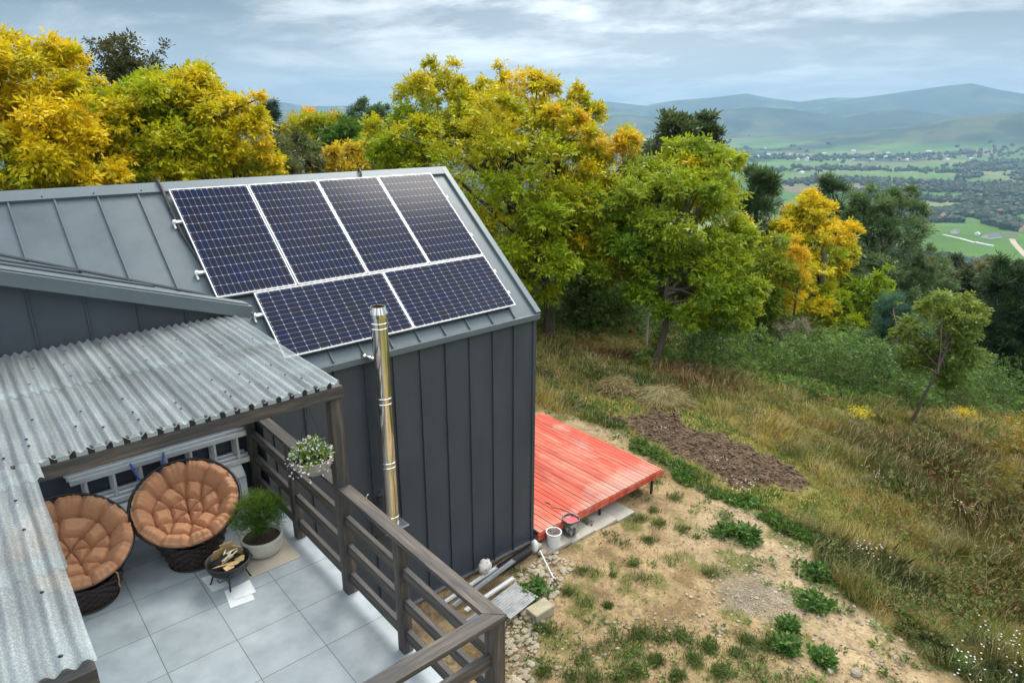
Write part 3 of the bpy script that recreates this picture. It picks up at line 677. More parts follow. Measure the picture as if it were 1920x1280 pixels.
can = thing('canopy', (-6.9, -2.3, 0), 'timber canopy roofed with grey translucent corrugated sheets over the terrace', 'canopy')
board('post', (RX, -2.25, 0), (RX, -2.25, 2.17), .115, .115, M_wood, can, up=(0,1,0))
board('post', (-7.08, -4.56, 0), (-7.08, -4.56, 2.13), .11, .11, M_wood, can, up=(0,1,0))
board('beam', (-10.5, -2.30, 2.225), (-4.54, -2.30, 2.225), .09, .115, M_wood, can)
board('beam', (-10.5, -4.58, 2.20), (-6.925, -4.58, 2.20), .09, .12, M_wood, can)
board('beam', (-10.5, .37, 2.225), (-4.56, .37, 2.225), .07, .115, M_wood, can)
for y in (-.75, ): board('beam', (-10.5, y, 2.24), (-4.58, y, 2.24), .06, .08, M_wood, can)
board('beam', (-10.5, -3.5, 2.22), (-6.95, -3.5, 2.22), .06, .08, M_wood, can)
def corr_mat():
    m = bpy.data.materials.new('corrugated_fibreglass'); m.use_nodes = True; t = m.node_tree; b = t.nodes['Principled BSDF']
    tcn = t.nodes.new('ShaderNodeTexCoord')
    def ns(sc, det, st_=(1,1,1)):
        mpn = t.nodes.new('ShaderNodeMapping'); mpn.inputs['Scale'].default_value = st_; t.links.new(tcn.outputs['Object'], mpn.inputs[0])
        n = t.nodes.new('ShaderNodeTexNoise'); n.inputs['Scale'].default_value = sc; n.inputs['Detail'].default_value = det; t.links.new(mpn.outputs[0], n.inputs['Vector']); return n.outputs[0]
    def mr(v, a0, b0, lo, hi):
        n = t.nodes.new('ShaderNodeMapRange'); n.inputs[1].default_value = a0; n.inputs[2].default_value = b0; n.inputs[3].default_value = lo; n.inputs[4].default_value = hi; t.links.new(v, n.inputs[0]); return n.outputs[0]
    speck = mr(ns(110, 3, (1, .6, 1)), .40, .75, 0, 1)
    mix = t.nodes.new('ShaderNodeMix'); mix.data_type = 'RGBA'; t.links.new(speck, mix.inputs[0]); mix.inputs[6].default_value = (.46, .515, .53, 1); mix.inputs[7].default_value = (.65, .68, .69, 1)
    b1m = mr(ns(1.2, 5), .35, .65, .8, 1.12); b2m = mr(ns(1.0, 4, (14, .55, 1)), .36, .62, .62, 1.10)
    mmx = t.nodes.new('ShaderNodeMath'); mmx.operation = 'MULTIPLY'; t.links.new(b1m, mmx.inputs[0]); t.links.new(b2m, mmx.inputs[1]); big_ = mmx.outputs[0]
    sc = t.nodes.new('ShaderNodeVectorMath'); sc.operation = 'SCALE'; t.links.new(mix.outputs[2], sc.inputs[0]); t.links.new(big_, sc.inputs['Scale'])
    t.links.new(sc.outputs[0], b.inputs['Base Color']); b.inputs['Roughness'].default_value = .33; b.inputs['Specular IOR Level'].default_value = .5
    tr = t.nodes.new('ShaderNodeBsdfTranslucent'); t.links.new(sc.outputs[0], tr.inputs[0])
    tp = t.nodes.new('ShaderNodeBsdfTransparent'); tp.inputs[0].default_value = (.85, .95, .95, 1)
    m1 = t.nodes.new('ShaderNodeMixShader'); m1.inputs[0].default_value = .30; t.links.new(b.outputs[0], m1.inputs[1]); t.links.new(tr.outputs[0], m1.inputs[2])
    m2 = t.nodes.new('ShaderNodeMixShader'); t.links.new(mr(speck, 0, 1, .42, .24), m2.inputs[0]); t.links.new(m1.outputs[0], m2.inputs[1]); t.links.new(tp.outputs[0], m2.inputs[2])
    t.links.new(m2.outputs[0], t.nodes['Material Output'].inputs[0]); return m
M_corr = corr_mat()
PITCH = .079
def cz(y): return 2.352+.006*y
def sheet(xa, xb, ya, yb_, lift, nm='roof_sheet'):
    n = int((xb-xa)/PITCH*10); X = np.linspace(xa, xb, n+1); Ys = np.linspace(ya, yb_, 24)
    vs = [(x+.0015*math.sin(y*9), y, cz(y)+lift+.0150*math.sin((x+4.53)/PITCH*2*math.pi)) for y in Ys for x in X]
    k = n+1
    fs = [(i*k+j, i*k+j+1, (i+1)*k+j+1, (i+1)*k+j) for i in range(len(Ys)-1) for j in range(n)]
    return MB().add(vs, fs).build(nm, M_corr, can, smooth=True)
sh1 = sheet(-10.6, -4.555, -.95, .36, .006)
sh2 = sheet(-6.90, -4.555, -2.365, -.78, -.004)
sh3 = sheet(-10.6, -6.86, -2.65, -.78, -.003)
sh4 = sheet(-10.6, -6.90, -3.80, -2.50, -.008)
sh5 = sheet(-10.6, -6.915, -4.62, -3.62, -.013)
scr = MB().ico((0,0,.004), .008, 1, 0, (1,1,.7)).lathe([(.011, 0), (.011, .003), (0, .003)], n=8)
def screws(parent, pts, rad=1.0):
    proto = None
    for (x, y) in pts:
        x = round((x+4.53)/PITCH-.25)*PITCH+.25*PITCH-4.53
        p = Vector((x, y, cz(y)+.0135+.004))-Vector(ROOT[parent.name])
        if proto is None: proto = scr.build('screw', M_screw); proto.parent = parent; o = proto
        else: o = proto.copy(); COL.objects.link(o)
        o.location = p
rs = random.Random(3)
screws(sh1, [(-10.2+.32*k+rs.uniform(-.04, .04), y+rs.uniform(-.05, .05)) for y in (-.30, .12) for k in range(18)]+[(-9.9+.32*k, -.72) for k in range(17)])
screws(sh2, [(-6.8+.32*k+rs.uniform(-.05, .05), y+rs.uniform(-.04, .04)) for y in (-1.62, -2.12, -1.95) for k in range(7) if rs.random() < .8])
screws(sh3, [(-8.6+.4*k, y) for y in (-1.6, -2.2) for k in range(5)])
screws(sh4, [(-8.2+.3*k, y) for y in (-2.9, -3.3) for k in range(5)])
screws(sh5, [(-8.2+.3*k, y) for y in (-4.0, -4.55) for k in range(5)])
k_ = 0
cb_ = MB(); cw_ = MB()
x = -10.4
while x < -4.6:
    if k_ == 0:
        b1_ = MB().box((-.017, -2.345, 2.283), (.017, -2.300, 2.330)).build('spacer_block', M_black, None); w1_ = MB().box((.022, -2.341, 2.284), (.095, -2.303, 2.318)).build('closure_piece', M_batten, None)
    else: b1_, w1_ = b1_.copy(), w1_.copy(); COL.objects.link(b1_); COL.objects.link(w1_)
    for o_ in (b1_, w1_): o_.parent = can; o_.location = Vector((x, 0, 0))-can.location
    k_ += 1; x += .117

# ---------------------------------------------------------------- ladder, boxes behind the chairs
lad = thing('ladder', (-5.6, .33, .8), 'long three section aluminium ladder hung sideways on the wall behind the chairs', 'ladder')
for i, (y, dz, ext) in enumerate(((.40, .050, 0), (.335, .028, .04), (.27, .0, .10))):
    for z in (.86, .50):
        if z < .6 and i == 0: pass
        MB().box((-6.57+ext*.3, y-.026, z-.034+dz), (-4.66+ext*.6, y+.026, z+.034+dz)).build('side_rail', M_alu, lad, bevel=.006)
    for k in range(7):
        x = -6.42+.272*k+i*.010; MB().box((x-.015, y-.015, .54+dz), (x+.015, y+.015, .82+dz)).build('rung', M_alu, lad, bevel=.003)
blue = material('blue_cord', (.08, .12, .45), .7); 
for lab, pts in (('blue and white cord tied round the ladder, left one', [(-5.95, .24, .90), (-5.93, .20, .80), (-5.90, .19, .70), (-5.84, .19, .655), (-5.78, .2, .66)]), ('blue and white cord tied round the ladder, right one', [(-5.60, .24, .92), (-5.62, .20, .84), (-5.66, .19, .74), (-5.72, .19, .67)])):
    tag(MB().tube(pts, .012, 6).build('cord', blue, None, smooth=True), lab, 'cord', 'cords on the ladder')
for xa, xb, zt, lab in ((-5.50, -4.76, .46, 'white outdoor air conditioner unit behind the right round chair'), (-6.75, -5.90, .44, 'long white box standing behind the two round chairs')):
    o = thing('air_conditioner' if xb > -5 else 'storage_box', ((xa+xb)/2, .22, 0), lab, 'air conditioner' if xb > -5 else 'box')
    MB().add([(x, y, z) for x in (xa, xb) for y, z in ((.12, 0), (.41, 0), (.41, zt), (.22, zt), (.12, zt-.09))], [(4,3,2,1,0), (5,6,7,8,9), (0,1,6,5), (1,2,7,6), (2,3,8,7), (3,4,9,8), (4,0,5,9)]).build('body', M_white, o, bevel=.008)
    g = MB()
    for k in range(9): g.box((xa+.08, .112, .06+.033*k), (xb-.12, .119, .072+.033*k))
    g.build('front_grille', M_batten, o)
    MB().box((xa+.02, .105, zt-.115), (xb-.02, .118, zt-.105)).build('groove', M_batten, o)

# ---------------------------------------------------------------- round wicker chairs
def cushion_mesh(seed, Rr=.515):
    rg = np.random.default_rng(seed)
    tuft = [(0., 0.)]
    for k in range(6): tuft.append((.175*math.cos(k*math.pi/3+.3), .175*math.sin(k*math.pi/3+.3)))
    for k in range(12): tuft.append((.345*math.cos(k*math.pi/6+.1), .345*math.sin(k*math.pi/6+.1)))
    tuft = np.array(tuft)+rg.normal(size=(19, 2))*.008
    edges = [(i, j) for i in range(19) for j in range(i) if np.hypot(*(tuft[i]-tuft[j])) < .205]
    rim = [(19+k) for k in range(12)]
    na, nr = 240, 70
    a = np.linspace(0, 2*np.pi, na, endpoint=False); rad = np.linspace(0.002, Rr, nr)
    Rg, Ag = np.meshgrid(rad, a, indexing='ij'); X = Rg*np.cos(Ag); Y = Rg*np.sin(Ag)
    dt = np.full(X.shape, 9.); de = np.full(X.shape, 9.)
    for p in tuft: dt = np.minimum(dt, np.hypot(X-p[0], Y-p[1]))
    for i, j in edges:
        p, q = tuft[i], tuft[j]; e = q-p; t = np.clip(((X-p[0])*e[0]+(Y-p[1])*e[1])/(e@e), 0, 1)
        de = np.minimum(de, np.hypot(X-p[0]-e[0]*t, Y-p[1]-e[1]*t))
    for k in range(12):           # pleats from the outer tufts over the rim
        p = tuft[7+k]; d = p/np.hypot(*p)
        s = (X-p[0])*d[0]+(Y-p[1])*d[1]; q = np.abs(-(X-p[0])*d[1]+(Y-p[1])*d[0])
        de = np.minimum(de, np.where(s > 0, q, 9.))
    puff = .100*np.clip(de/.050, 0, 1)**.45-.045*np.exp(-(dt/.030)**2)+.005*np.sin(de*260+fbm(X*14, Y*14, seed)*22)*np.exp(-de/.04)
    # wrinkles radiating at the rim
    wr = .007*np.sin(Ag*46+np.sin(Ag*5)*3+vn(Ag*9, Rg*10, seed)*3)*smooth(.30, .46, Rg)
    wr = wr+.004*(fbm(X*22+9, Y*22+9, seed, 3)-.5)*2*.9
    bowl = .20*(Rg/Rr)**2.0
    Z = bowl+puff+wr
    edge = smooth(.44, Rr, Rg); Z = Z-edge**2*.045+.035*np.sin(np.pi*smooth(.36, Rr, Rg))
    scal = 1+.016*np.abs(np.sin(Ag*6+.6))*edge
    top = np.stack([X*scal, Y*scal, Z], -1)
    # underside
    ru = np.linspace(Rr, .05, 14); Ru, Au = np.meshgrid(ru, a, indexing='ij')
    Xu = Ru*np.cos(Au)*(1+.03*np.sin(np.pi*Ru/Rr)); Zu = .21*(Ru/Rr)**2.2-.035-.03*np.sin(np.pi*np.clip((Rr-Ru)/.12, 0, 1)*.5)
    bot = np.stack([Xu, Ru*np.sin(Au)*(1+.03*np.sin(np.pi*Ru/Rr)), Zu], -1)
    V = np.concatenate([top, bot]).reshape(-1, 3); n = nr+14
    F = [(i*na+j, i*na+(j+1) % na, (i+1)*na+(j+1) % na, (i+1)*na+j) for i in range(n-1) for j in range(na)]
    return V, F
def papasan(base, cen, tilt_dir, tilt, label, seed, tie=False):
    o = thing('round_chair', base, label, 'chair', 'round wicker chairs on the terrace')
    # local frame of the bowl
    td = Vector((math.cos(tilt_dir), math.sin(tilt_dir), 0)); z = (Vector((0,0,1))*math.cos(tilt)+td*math.sin(tilt)).normalized()
    x = Vector((0,0,1)).cross(td).normalized(); y = z.cross(x)
    F = Matrix((x, y, z)).transposed().to_4x4(); F.translation = Vector(cen)       # y of this frame: down the tilt reversed
    Rb = .55
    MB().tube([F @ Vector((Rb*math.cos(a), Rb*math.sin(a), 0)) for a in np.linspace(0, 2*math.pi, 61)], .017, 10, caps=False).build('rim', M_wick, o, smooth=True)
    # bowl weave
    mb = MB()
    def bp(r, a): return F @ Vector((r*math.cos(a), r*math.sin(a), -.24*(1-(r/Rb)**2.2)))
    for k in range(36):
        a = 2*math.pi*k/36; mb.tube([bp(r, a) for r in np.linspace(.12, Rb, 9)], .007, 5)
    for r in (.15, .22, .29, .36, .42, .47, .51): mb.tube([bp(r, a) for a in np.linspace(0, 2*math.pi, 49)], .007, 5, caps=False)
    mb.build('bowl', M_wick, o, smooth=True)
    # drum base woven of flat bands, slanting top that meets the bowl
    mb = MB(); nb = 40; zs = np.linspace(0, 1, 12); b0 = Vector(base); Fi = F.inverted()
    def dp(a, t, off=0.0):
        r = .25+.13*t+off; x_ = b0.x+r*math.cos(a); y_ = b0.y+r*math.sin(a)
        lo_, hi_ = .05, .9
        for _ in range(18):
            zm = (lo_+hi_)/2; q_ = Fi @ Vector((x_, y_, zm)); rl_ = math.hypot(q_.x, q_.y)
            if q_.z > -.245*(1-min(rl_/Rb, 1)**2.2)-.012: hi_ = zm
            else: lo_ = zm
        return Vector((x_, y_, lo_*t+.012))
    vs = [dp(2*math.pi*j/80, t) for t in zs for j in range(80)]
    mb.add(vs, [(i*80+j, i*80+(j+1) % 80, (i+1)*80+(j+1) % 80, (i+1)*80+j) for i in range(11) for j in range(80)])
    for i in range(9):
        for j in range(nb):
            if (i+j) % 2: continue
            a0 = 2*math.pi*(j-.08)/nb; a1 = 2*math.pi*(j+1.08)/nb; t0 = (i+.08)/9; t1 = (i+.9)/9
            am = (a0+a1)/2; tm = (t0+t1)/2
            vs = [dp(a0, t0, .003), dp(am, t0, .012), dp(a1, t0, .003), dp(a1, tm, .004), dp(a1, t1, .003), dp(am, t1, .012), dp(a0, t1, .003), dp(a0, tm, .004), dp(am, tm, .018)]
            mb.add(vs, [(0,1,8,7), (1,2,3,8), (8,3,4,5), (7,8,5,6)])
    mb.tube([dp(a, 0.02, .008) for a in np.linspace(0, 2*math.pi, 49)], .012, 6, caps=False)
    mb.build('base', M_wick, o)
    # back hoop uprights between rim and bowl
    for a in (math.pi*.35, math.pi*.5, math.pi*.65):
        MB().tube([F @ Vector((Rb*math.cos(a), Rb*math.sin(a), 0)), F @ Vector(((Rb-.03)*math.cos(a), (Rb-.03)*math.sin(a), -.16))], .010, 6).build('strut', M_wick, o)
    V, Fc = cushion_mesh(seed)
    FC = F @ Matrix.Translation((0, -.045, -.175)) @ Matrix.Rotation(seed*.7, 4, 'Z')
    m_ = MB(); m_.v = [tuple(FC @ Vector(v_)) for v_ in V]; m_.f = Fc
    cu = m_.build('cushion', M_cush, o, smooth=True)
    if tie:
        MB().tube([F @ Vector(p) for p in ((.16, -.50, .0), (.19, -.56, .02), (.2, -.585, -.08), (.205, -.585, -.17), (.22, -.59, -.22))], [.006, .006, .007, .008, .012], 6).build('tie_string', M_cush, cu)
    return o
papasan((-5.64, -.66, 0), (-5.61, -.52, .64), R(-104), R(28), 'round wicker chair with tufted rust cushion, between the left chair and the potted conifer', 2)
papasan((-6.66, -.66, 0), (-6.70, -.53, .64), R(-78), R(30), 'round wicker chair with tufted rust cushion, half hidden under the canopy edge on the left', 5, tie=True)

# ---------------------------------------------------------------- leaf clouds and trees
def leaf_quads(rg, P, A, size, col, nl=5, droop=.35, ratio=.42, ll=.8, nrm=None, curl=.25):
    """P sprays, A axis, size; returns quads and colours"""
    n = len(P); U = norm(rg.normal(size=(n, 3))*.6+np.array([0, 0, 1.])); S = norm(np.cross(A, U)); out = []; oc = []
    for j in range(nl):
        t = (j+.5)/nl; sg = 1 if j % 2 else -1
        ph = np.radians(58 if j < nl-1 else 0)+rg.normal(size=n)*.2
        d = A*np.cos(ph)[:, None]+S*(sg*np.sin(ph))[:, None]+rg.normal(size=(n, 3))*.16
        d[:, 2] -= droop*rg.uniform(.4, 1.6, n); d = norm(d)
        l = size*ll*rg.uniform(.7, 1.2, n); W_ = norm(np.cross(d, U+rg.normal(size=(n, 3))*curl))
        b = P+A*(size*t)[:, None]; w_ = (l*ratio*.5)[:, None]; l = l[:, None]
        out.append(np.stack([b, b+d*l*.42+W_*w_, b+d*l, b+d*l*.42-W_*w_], 1))
        oc.append(col*rg.uniform(.78, 1.22, (n, 1)))
    return np.concatenate(out).reshape(-1, 3), np.clip(np.concatenate(oc), 0, 1)
def mixc(a, b, t): return np.asarray(a)*(1-t[:, None])+np.asarray(b)*t[:, None]
YEL, YGR, GRN, DGR, ORG, OLV, BGR = (.78, .58, .010), (.31, .41, .010), (.10, .20, .012), (.035, .075, .018), (.78, .42, .02), (.17, .20, .04), (.05, .13, .06)
def crown_pts(rg, ells, n, nl_, lobe=.30, surf=.86, up=.15):
    """spray positions: lobes on every ellipsoid's shell, leaves on each lobe's outer side"""
    Ps, As, Ls, Cs = [], [], [], []
    vol = np.array([e[3]*e[3]*e[4] for e in ells])**(2/3); vol /= vol.sum()
    for e, f in zip(ells, vol):
        c = np.array(e[:3]); rad = np.array([e[3], e[3], e[4]]); k = max(4, int(nl_*f)); m = int(n*f)
        d = norm(rg.normal(size=(k*3, 3))+np.array([0, 0, up])); 
        sel = [0]                                # spread lobes evenly
        for _ in range(k-1):
            D2 = np.min(((d[:, None]-d[sel][None])**2).sum(-1), 1)*rg.uniform(.6, 1, len(d)); sel.append(int(D2.argmax()))
        d = d[sel]
        rl = rg.uniform(.75, 1.25, k)*lobe; lc = c+d*rad*(1.02-rl*rg.uniform(.55, 1.5, k))[:, None]
        per = 11; nt_ = max(k*3, m//per); tl = rg.integers(0, k, nt_)
        dd = norm(rg.normal(size=(nt_, 3))+d[tl]*.75+np.array([0, 0, .35]))
        rr2 = np.where(rg.random(nt_) < surf, rg.uniform(.70, 1.18, nt_), rg.uniform(.1, .7, nt_)); rl_ = (rl[tl]*rad.mean())[:, None]
        T = lc[tl]+dd*rl_*rr2[:, None]*np.array([1, 1, .72])
        ti = rg.integers(0, nt_, m); q = norm(rg.normal(size=(m, 3)))*(rg.random((m, 1))**.6)
        tw = np.clip(.30*rl_[ti], .10, .34)
        P = T[ti]+q*tw*np.array([1.25, 1.25, .55])+dd[ti]*tw*rg.uniform(-.6, .6, (m, 1))
        Ps.append(P); As.append(norm(dd[ti]*.8+q*.9+np.array([0, 0, .1])+rg.normal(size=(m, 3))*.3)); Ls.append(tl[ti]+len(Cs)*1000); Cs.append(np.concatenate([lc, rl[:, None]*rad.mean()], 1))
    return np.concatenate(Ps), np.concatenate(As), np.concatenate(Ls), Cs
def tree(name, label, cat, base, ells, n=3000, lobes=30, size=.22, nl=5, pal=(YGR, YEL, .5), seed=1, droop=.35, ratio=.42, trunk=.16, path=None, group=None, zgrad=.25, xgrad=0., bark=None, limbs=14, lobe=.30, surf=.86, accent=None, fork=.35, sat=None, cvar=.16):
    ells = [tuple(e) for e in ells]
    rg = np.random.default_rng(seed)
    root = thing(name, base, label, cat, group)
    main = list(ells)
    for e in main:                      # ragged outline: small outlying masses
        ns_ = sat if sat is not None else (5 if n > 9000 else 3)
        for _ in range(ns_):
            d_ = norm(rg.normal(size=3)+np.array([0, 0, .35])); f_ = rg.uniform(.16, .30)
            ells.append((e[0]+d_[0]*e[3]*.95, e[1]+d_[1]*e[3]*.95, e[2]+d_[2]*e[4]*.95, e[3]*f_, e[4]*f_))
    P, A, L, Cs = crown_pts(rg, ells, n, lobes, lobe, surf)
    ca, cb, m0 = pal[:3]
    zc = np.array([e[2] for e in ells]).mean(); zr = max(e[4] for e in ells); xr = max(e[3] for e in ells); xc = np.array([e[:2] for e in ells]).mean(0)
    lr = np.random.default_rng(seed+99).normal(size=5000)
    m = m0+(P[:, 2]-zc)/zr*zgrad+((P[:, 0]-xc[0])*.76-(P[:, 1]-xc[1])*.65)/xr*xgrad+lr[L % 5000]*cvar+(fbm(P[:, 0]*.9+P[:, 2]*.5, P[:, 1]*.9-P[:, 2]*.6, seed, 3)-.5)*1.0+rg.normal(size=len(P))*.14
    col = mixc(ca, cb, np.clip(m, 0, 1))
    if accent:
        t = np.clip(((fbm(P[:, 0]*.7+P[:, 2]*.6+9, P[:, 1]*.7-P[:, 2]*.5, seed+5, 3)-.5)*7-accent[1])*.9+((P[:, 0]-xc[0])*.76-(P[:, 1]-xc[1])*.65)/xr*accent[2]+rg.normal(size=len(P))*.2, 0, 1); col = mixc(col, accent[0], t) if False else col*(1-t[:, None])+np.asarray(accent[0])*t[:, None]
    V, C = leaf_quads(rg, P, A, size*rg.uniform(.5, 1.4, len(P)), col, nl, droop, ratio)
    fast_mesh('crown', V, 4, M_leaf, C, root, base)
    path = path or [(0, 0, 0), (0, 0, ells[0][2]-base[2])]
    tb = Vector(base); cc = Vector(ells[0][:3])
    pts = [tb+Vector(p) for p in path]
    full = [pts[0]-Vector((0, 0, .3))]+pts
    top = cc+Vector((0, 0, ells[0][4]*.55)); full += [pts[-1].lerp(top, .5)+Vector((rg.normal()*.1, rg.normal()*.1, 0)), top]
    mb = MB(); k = len(full); mb.tube(full, [trunk*1.25]+[trunk*(1-.85*i/(k-2)) for i in range(k-1)], 8)
    allc = np.concatenate(Cs); order = rg.permutation(len(allc))[:limbs]
    st0 = pts[-1]; t0 = pts[0].lerp(pts[-1], 1-fork) if len(pts) == 2 else pts[-1]
    for q in order:
        e = Vector(allc[q][:3]); s0 = t0.lerp(top, rg.uniform(.0, .7)); 
        if s0.z > e.z+.2: s0 = t0.lerp(top, rg.uniform(-.15, .25))
        mid = s0.lerp(e, .5)+Vector((rg.normal()*.12, rg.normal()*.12, .12*(e-s0).length*rg.uniform(-.2, 1)))
        mb.tube([s0, s0.lerp(mid, .55)+Vector((0,0,.05)), mid, e], [trunk*.42, trunk*.34, trunk*.25, trunk*.08], 5, caps=False)
        for _ in range(3):
            e2 = e+Vector(norm(rg.normal(size=3)))*allc[q][3]*.85; mb.tube([mid.lerp(e, .5), e, e2], [trunk*.14, trunk*.10, trunk*.03], 4, caps=False)
    mb.build('trunk', bark or M_bark, root, smooth=True)
    return root
def place_copy(src, name, base, scale, rot, label, sz=None):
    c = link_copy(src); c.name = name; c.location = base; c.scale = (scale, scale, sz or scale); c.rotation_euler = (0, 0, rot); c['label'] = label; return c

b1 = (9.964, 9.948, -3.616)
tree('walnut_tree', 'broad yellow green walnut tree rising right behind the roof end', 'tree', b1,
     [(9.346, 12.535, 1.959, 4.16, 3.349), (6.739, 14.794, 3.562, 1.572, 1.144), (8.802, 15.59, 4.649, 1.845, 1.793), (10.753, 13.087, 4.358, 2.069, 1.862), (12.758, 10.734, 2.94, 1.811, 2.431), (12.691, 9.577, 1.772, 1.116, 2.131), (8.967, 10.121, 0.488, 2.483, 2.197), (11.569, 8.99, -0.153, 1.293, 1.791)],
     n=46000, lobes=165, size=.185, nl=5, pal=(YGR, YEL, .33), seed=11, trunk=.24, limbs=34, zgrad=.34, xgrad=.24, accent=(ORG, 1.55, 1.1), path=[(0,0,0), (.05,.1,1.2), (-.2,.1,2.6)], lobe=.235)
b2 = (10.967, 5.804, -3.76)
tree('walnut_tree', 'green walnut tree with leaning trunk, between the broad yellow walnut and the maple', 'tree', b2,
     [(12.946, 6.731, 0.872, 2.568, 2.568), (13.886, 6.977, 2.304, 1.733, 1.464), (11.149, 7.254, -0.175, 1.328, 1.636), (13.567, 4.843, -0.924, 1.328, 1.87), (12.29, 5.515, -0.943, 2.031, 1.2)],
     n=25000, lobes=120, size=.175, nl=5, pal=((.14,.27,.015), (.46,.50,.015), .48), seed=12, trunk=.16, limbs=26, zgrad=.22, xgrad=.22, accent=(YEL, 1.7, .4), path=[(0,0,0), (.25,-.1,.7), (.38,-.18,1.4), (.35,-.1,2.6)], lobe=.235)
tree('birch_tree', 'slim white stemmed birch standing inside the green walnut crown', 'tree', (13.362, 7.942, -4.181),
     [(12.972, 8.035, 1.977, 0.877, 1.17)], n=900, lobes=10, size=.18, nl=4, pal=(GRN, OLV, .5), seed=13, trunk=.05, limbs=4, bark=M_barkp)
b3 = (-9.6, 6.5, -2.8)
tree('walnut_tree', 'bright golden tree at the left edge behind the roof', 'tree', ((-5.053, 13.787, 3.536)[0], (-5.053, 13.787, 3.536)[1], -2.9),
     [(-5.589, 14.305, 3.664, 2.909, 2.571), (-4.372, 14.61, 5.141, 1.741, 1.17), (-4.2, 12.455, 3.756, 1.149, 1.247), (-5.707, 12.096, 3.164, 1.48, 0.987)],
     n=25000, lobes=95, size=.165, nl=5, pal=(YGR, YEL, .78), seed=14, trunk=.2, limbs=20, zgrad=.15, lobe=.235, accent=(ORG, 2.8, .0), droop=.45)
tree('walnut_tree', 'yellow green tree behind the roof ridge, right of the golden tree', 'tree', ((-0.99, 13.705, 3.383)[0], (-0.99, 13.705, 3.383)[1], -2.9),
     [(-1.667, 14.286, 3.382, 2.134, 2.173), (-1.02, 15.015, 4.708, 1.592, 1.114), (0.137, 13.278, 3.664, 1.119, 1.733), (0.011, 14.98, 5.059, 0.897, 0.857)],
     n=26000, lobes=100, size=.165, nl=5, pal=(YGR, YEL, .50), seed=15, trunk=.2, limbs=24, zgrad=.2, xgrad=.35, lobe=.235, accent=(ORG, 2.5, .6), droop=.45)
tree('dark_tree', 'dark brownish green tree top above the golden trees', 'tree', ((1.729, 32.274, 5.024)[0], (1.729, 32.274, 5.024)[1], -3.0),
     [(1.207, 33.434, 6.625, 1.015, 1.691), (2.607, 32.157, 6.46, 1.556, 2.056), (1.897, 32.471, 5.793, 1.488, 1.624)],
     n=2600, lobes=34, size=.24, nl=4, pal=((.05,.075,.02), (.12,.11,.035), .5), seed=16, trunk=.2, limbs=16, lobe=.30)
# second plane, left of the big walnut
def T2(name, label, box, t, n, pal, seed, size=.26, cat='tree', extra=None, **k):
    x0_, y0_, x1_, y1_ = box
    return None
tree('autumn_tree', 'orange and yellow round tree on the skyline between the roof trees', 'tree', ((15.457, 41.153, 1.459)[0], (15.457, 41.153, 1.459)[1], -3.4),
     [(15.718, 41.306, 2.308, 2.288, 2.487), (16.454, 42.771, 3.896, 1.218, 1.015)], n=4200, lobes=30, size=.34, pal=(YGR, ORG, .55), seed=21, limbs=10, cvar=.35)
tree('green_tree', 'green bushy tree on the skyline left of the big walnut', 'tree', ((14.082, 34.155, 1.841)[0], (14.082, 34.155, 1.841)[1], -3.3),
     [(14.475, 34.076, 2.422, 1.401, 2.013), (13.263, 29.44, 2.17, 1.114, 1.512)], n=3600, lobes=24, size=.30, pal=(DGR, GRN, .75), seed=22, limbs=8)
tree('spruce_tree', 'small dark spruce on the skyline left of the orange tree', 'tree', ((21.421, 64.232, 2.301)[0], (21.421, 64.232, 2.301)[1], -5.),
     [(21.652, 64.503, 3.357, 0.78, 2.785), (22.017, 64.974, 5.125, 0.529, 1.031)], n=1500, lobes=16, size=.42, nl=6, ratio=.16, pal=(DGR, (.03,.07,.03), .5), seed=23, limbs=2)
tree('spruce_tree', 'tiny dark spruce on the skyline beside the pale poplars', 'tree', ((30.338, 63.455, 2.146)[0], (30.338, 63.455, 2.146)[1], -5.5),
     [(30.589, 63.704, 3.193, 0.507, 2.298)], n=700, lobes=10, size=.42, nl=6, ratio=.16, pal=(DGR, (.03,.06,.03), .5), seed=24, limbs=2)
tree('poplar_tree', 'pale green upright poplar on the skyline left of the big walnut', 'tree', ((24.233, 48.05, 2.643)[0], (24.233, 48.05, 2.643)[1], -4.5),
     [(23.967, 48.621, 3.412, 0.716, 2.722), (25.019, 47.757, 3.504, 0.883, 2.817)], n=3000, lobes=26, size=.28, nl=4, pal=((.09,.17,.06), (.16,.24,.09), .5), seed=25, limbs=4, droop=-.2)
tree('grey_green_tree', 'dull grey green tree just right of the yellow roof trees', 'tree', ((3.577, 19.734, 2.3)[0], (3.577, 19.734, 2.3)[1], -3.1),
     [(3.614, 19.694, 2.28, 1.128, 1.483), (5.201, 21.142, 2.348, 1.385, 1.616)], n=4600, lobes=34, size=.22, nl=5, pal=((.07,.10,.03), (.17,.17,.05), .5), seed=26, limbs=10)
tree('orchard_tree', 'olive green fruit tree behind the ridge, under the orange tree', 'tree', ((7.237, 24.709, 1.787)[0], (7.237, 24.709, 1.787)[1], -3.2),
     [(7.274, 24.65, 1.724, 1.116, 1.773)], n=2600, lobes=20, size=.22, pal=((.06,.09,.03), OLV, .5), seed=27, limbs=10)
tree('yellow_bush', 'small bright yellow bush just above the ridge', 'bush', ((7.4, 21.863, 1.96)[0], (7.4, 21.863, 1.96)[1], -3.2),
     [(7.317, 21.804, 1.668, 0.641, 1.419), (8.626, 22.136, 1.815, 0.637, 1.464)], n=2400, lobes=20, size=.24, pal=(YEL, (.5,.40,.08), .4), seed=28, limbs=6)
tree('green_tree', 'deep green tree filling the gap left of the big walnut crown', 'tree', ((10.339, 23.397, 1.705)[0], (10.339, 23.397, 1.705)[1], -3.3),
     [(10.824, 22.924, 1.578, 1.759, 2.3)], n=2600, lobes=20, size=.30, pal=(DGR, YGR, .5), seed=29, limbs=6)
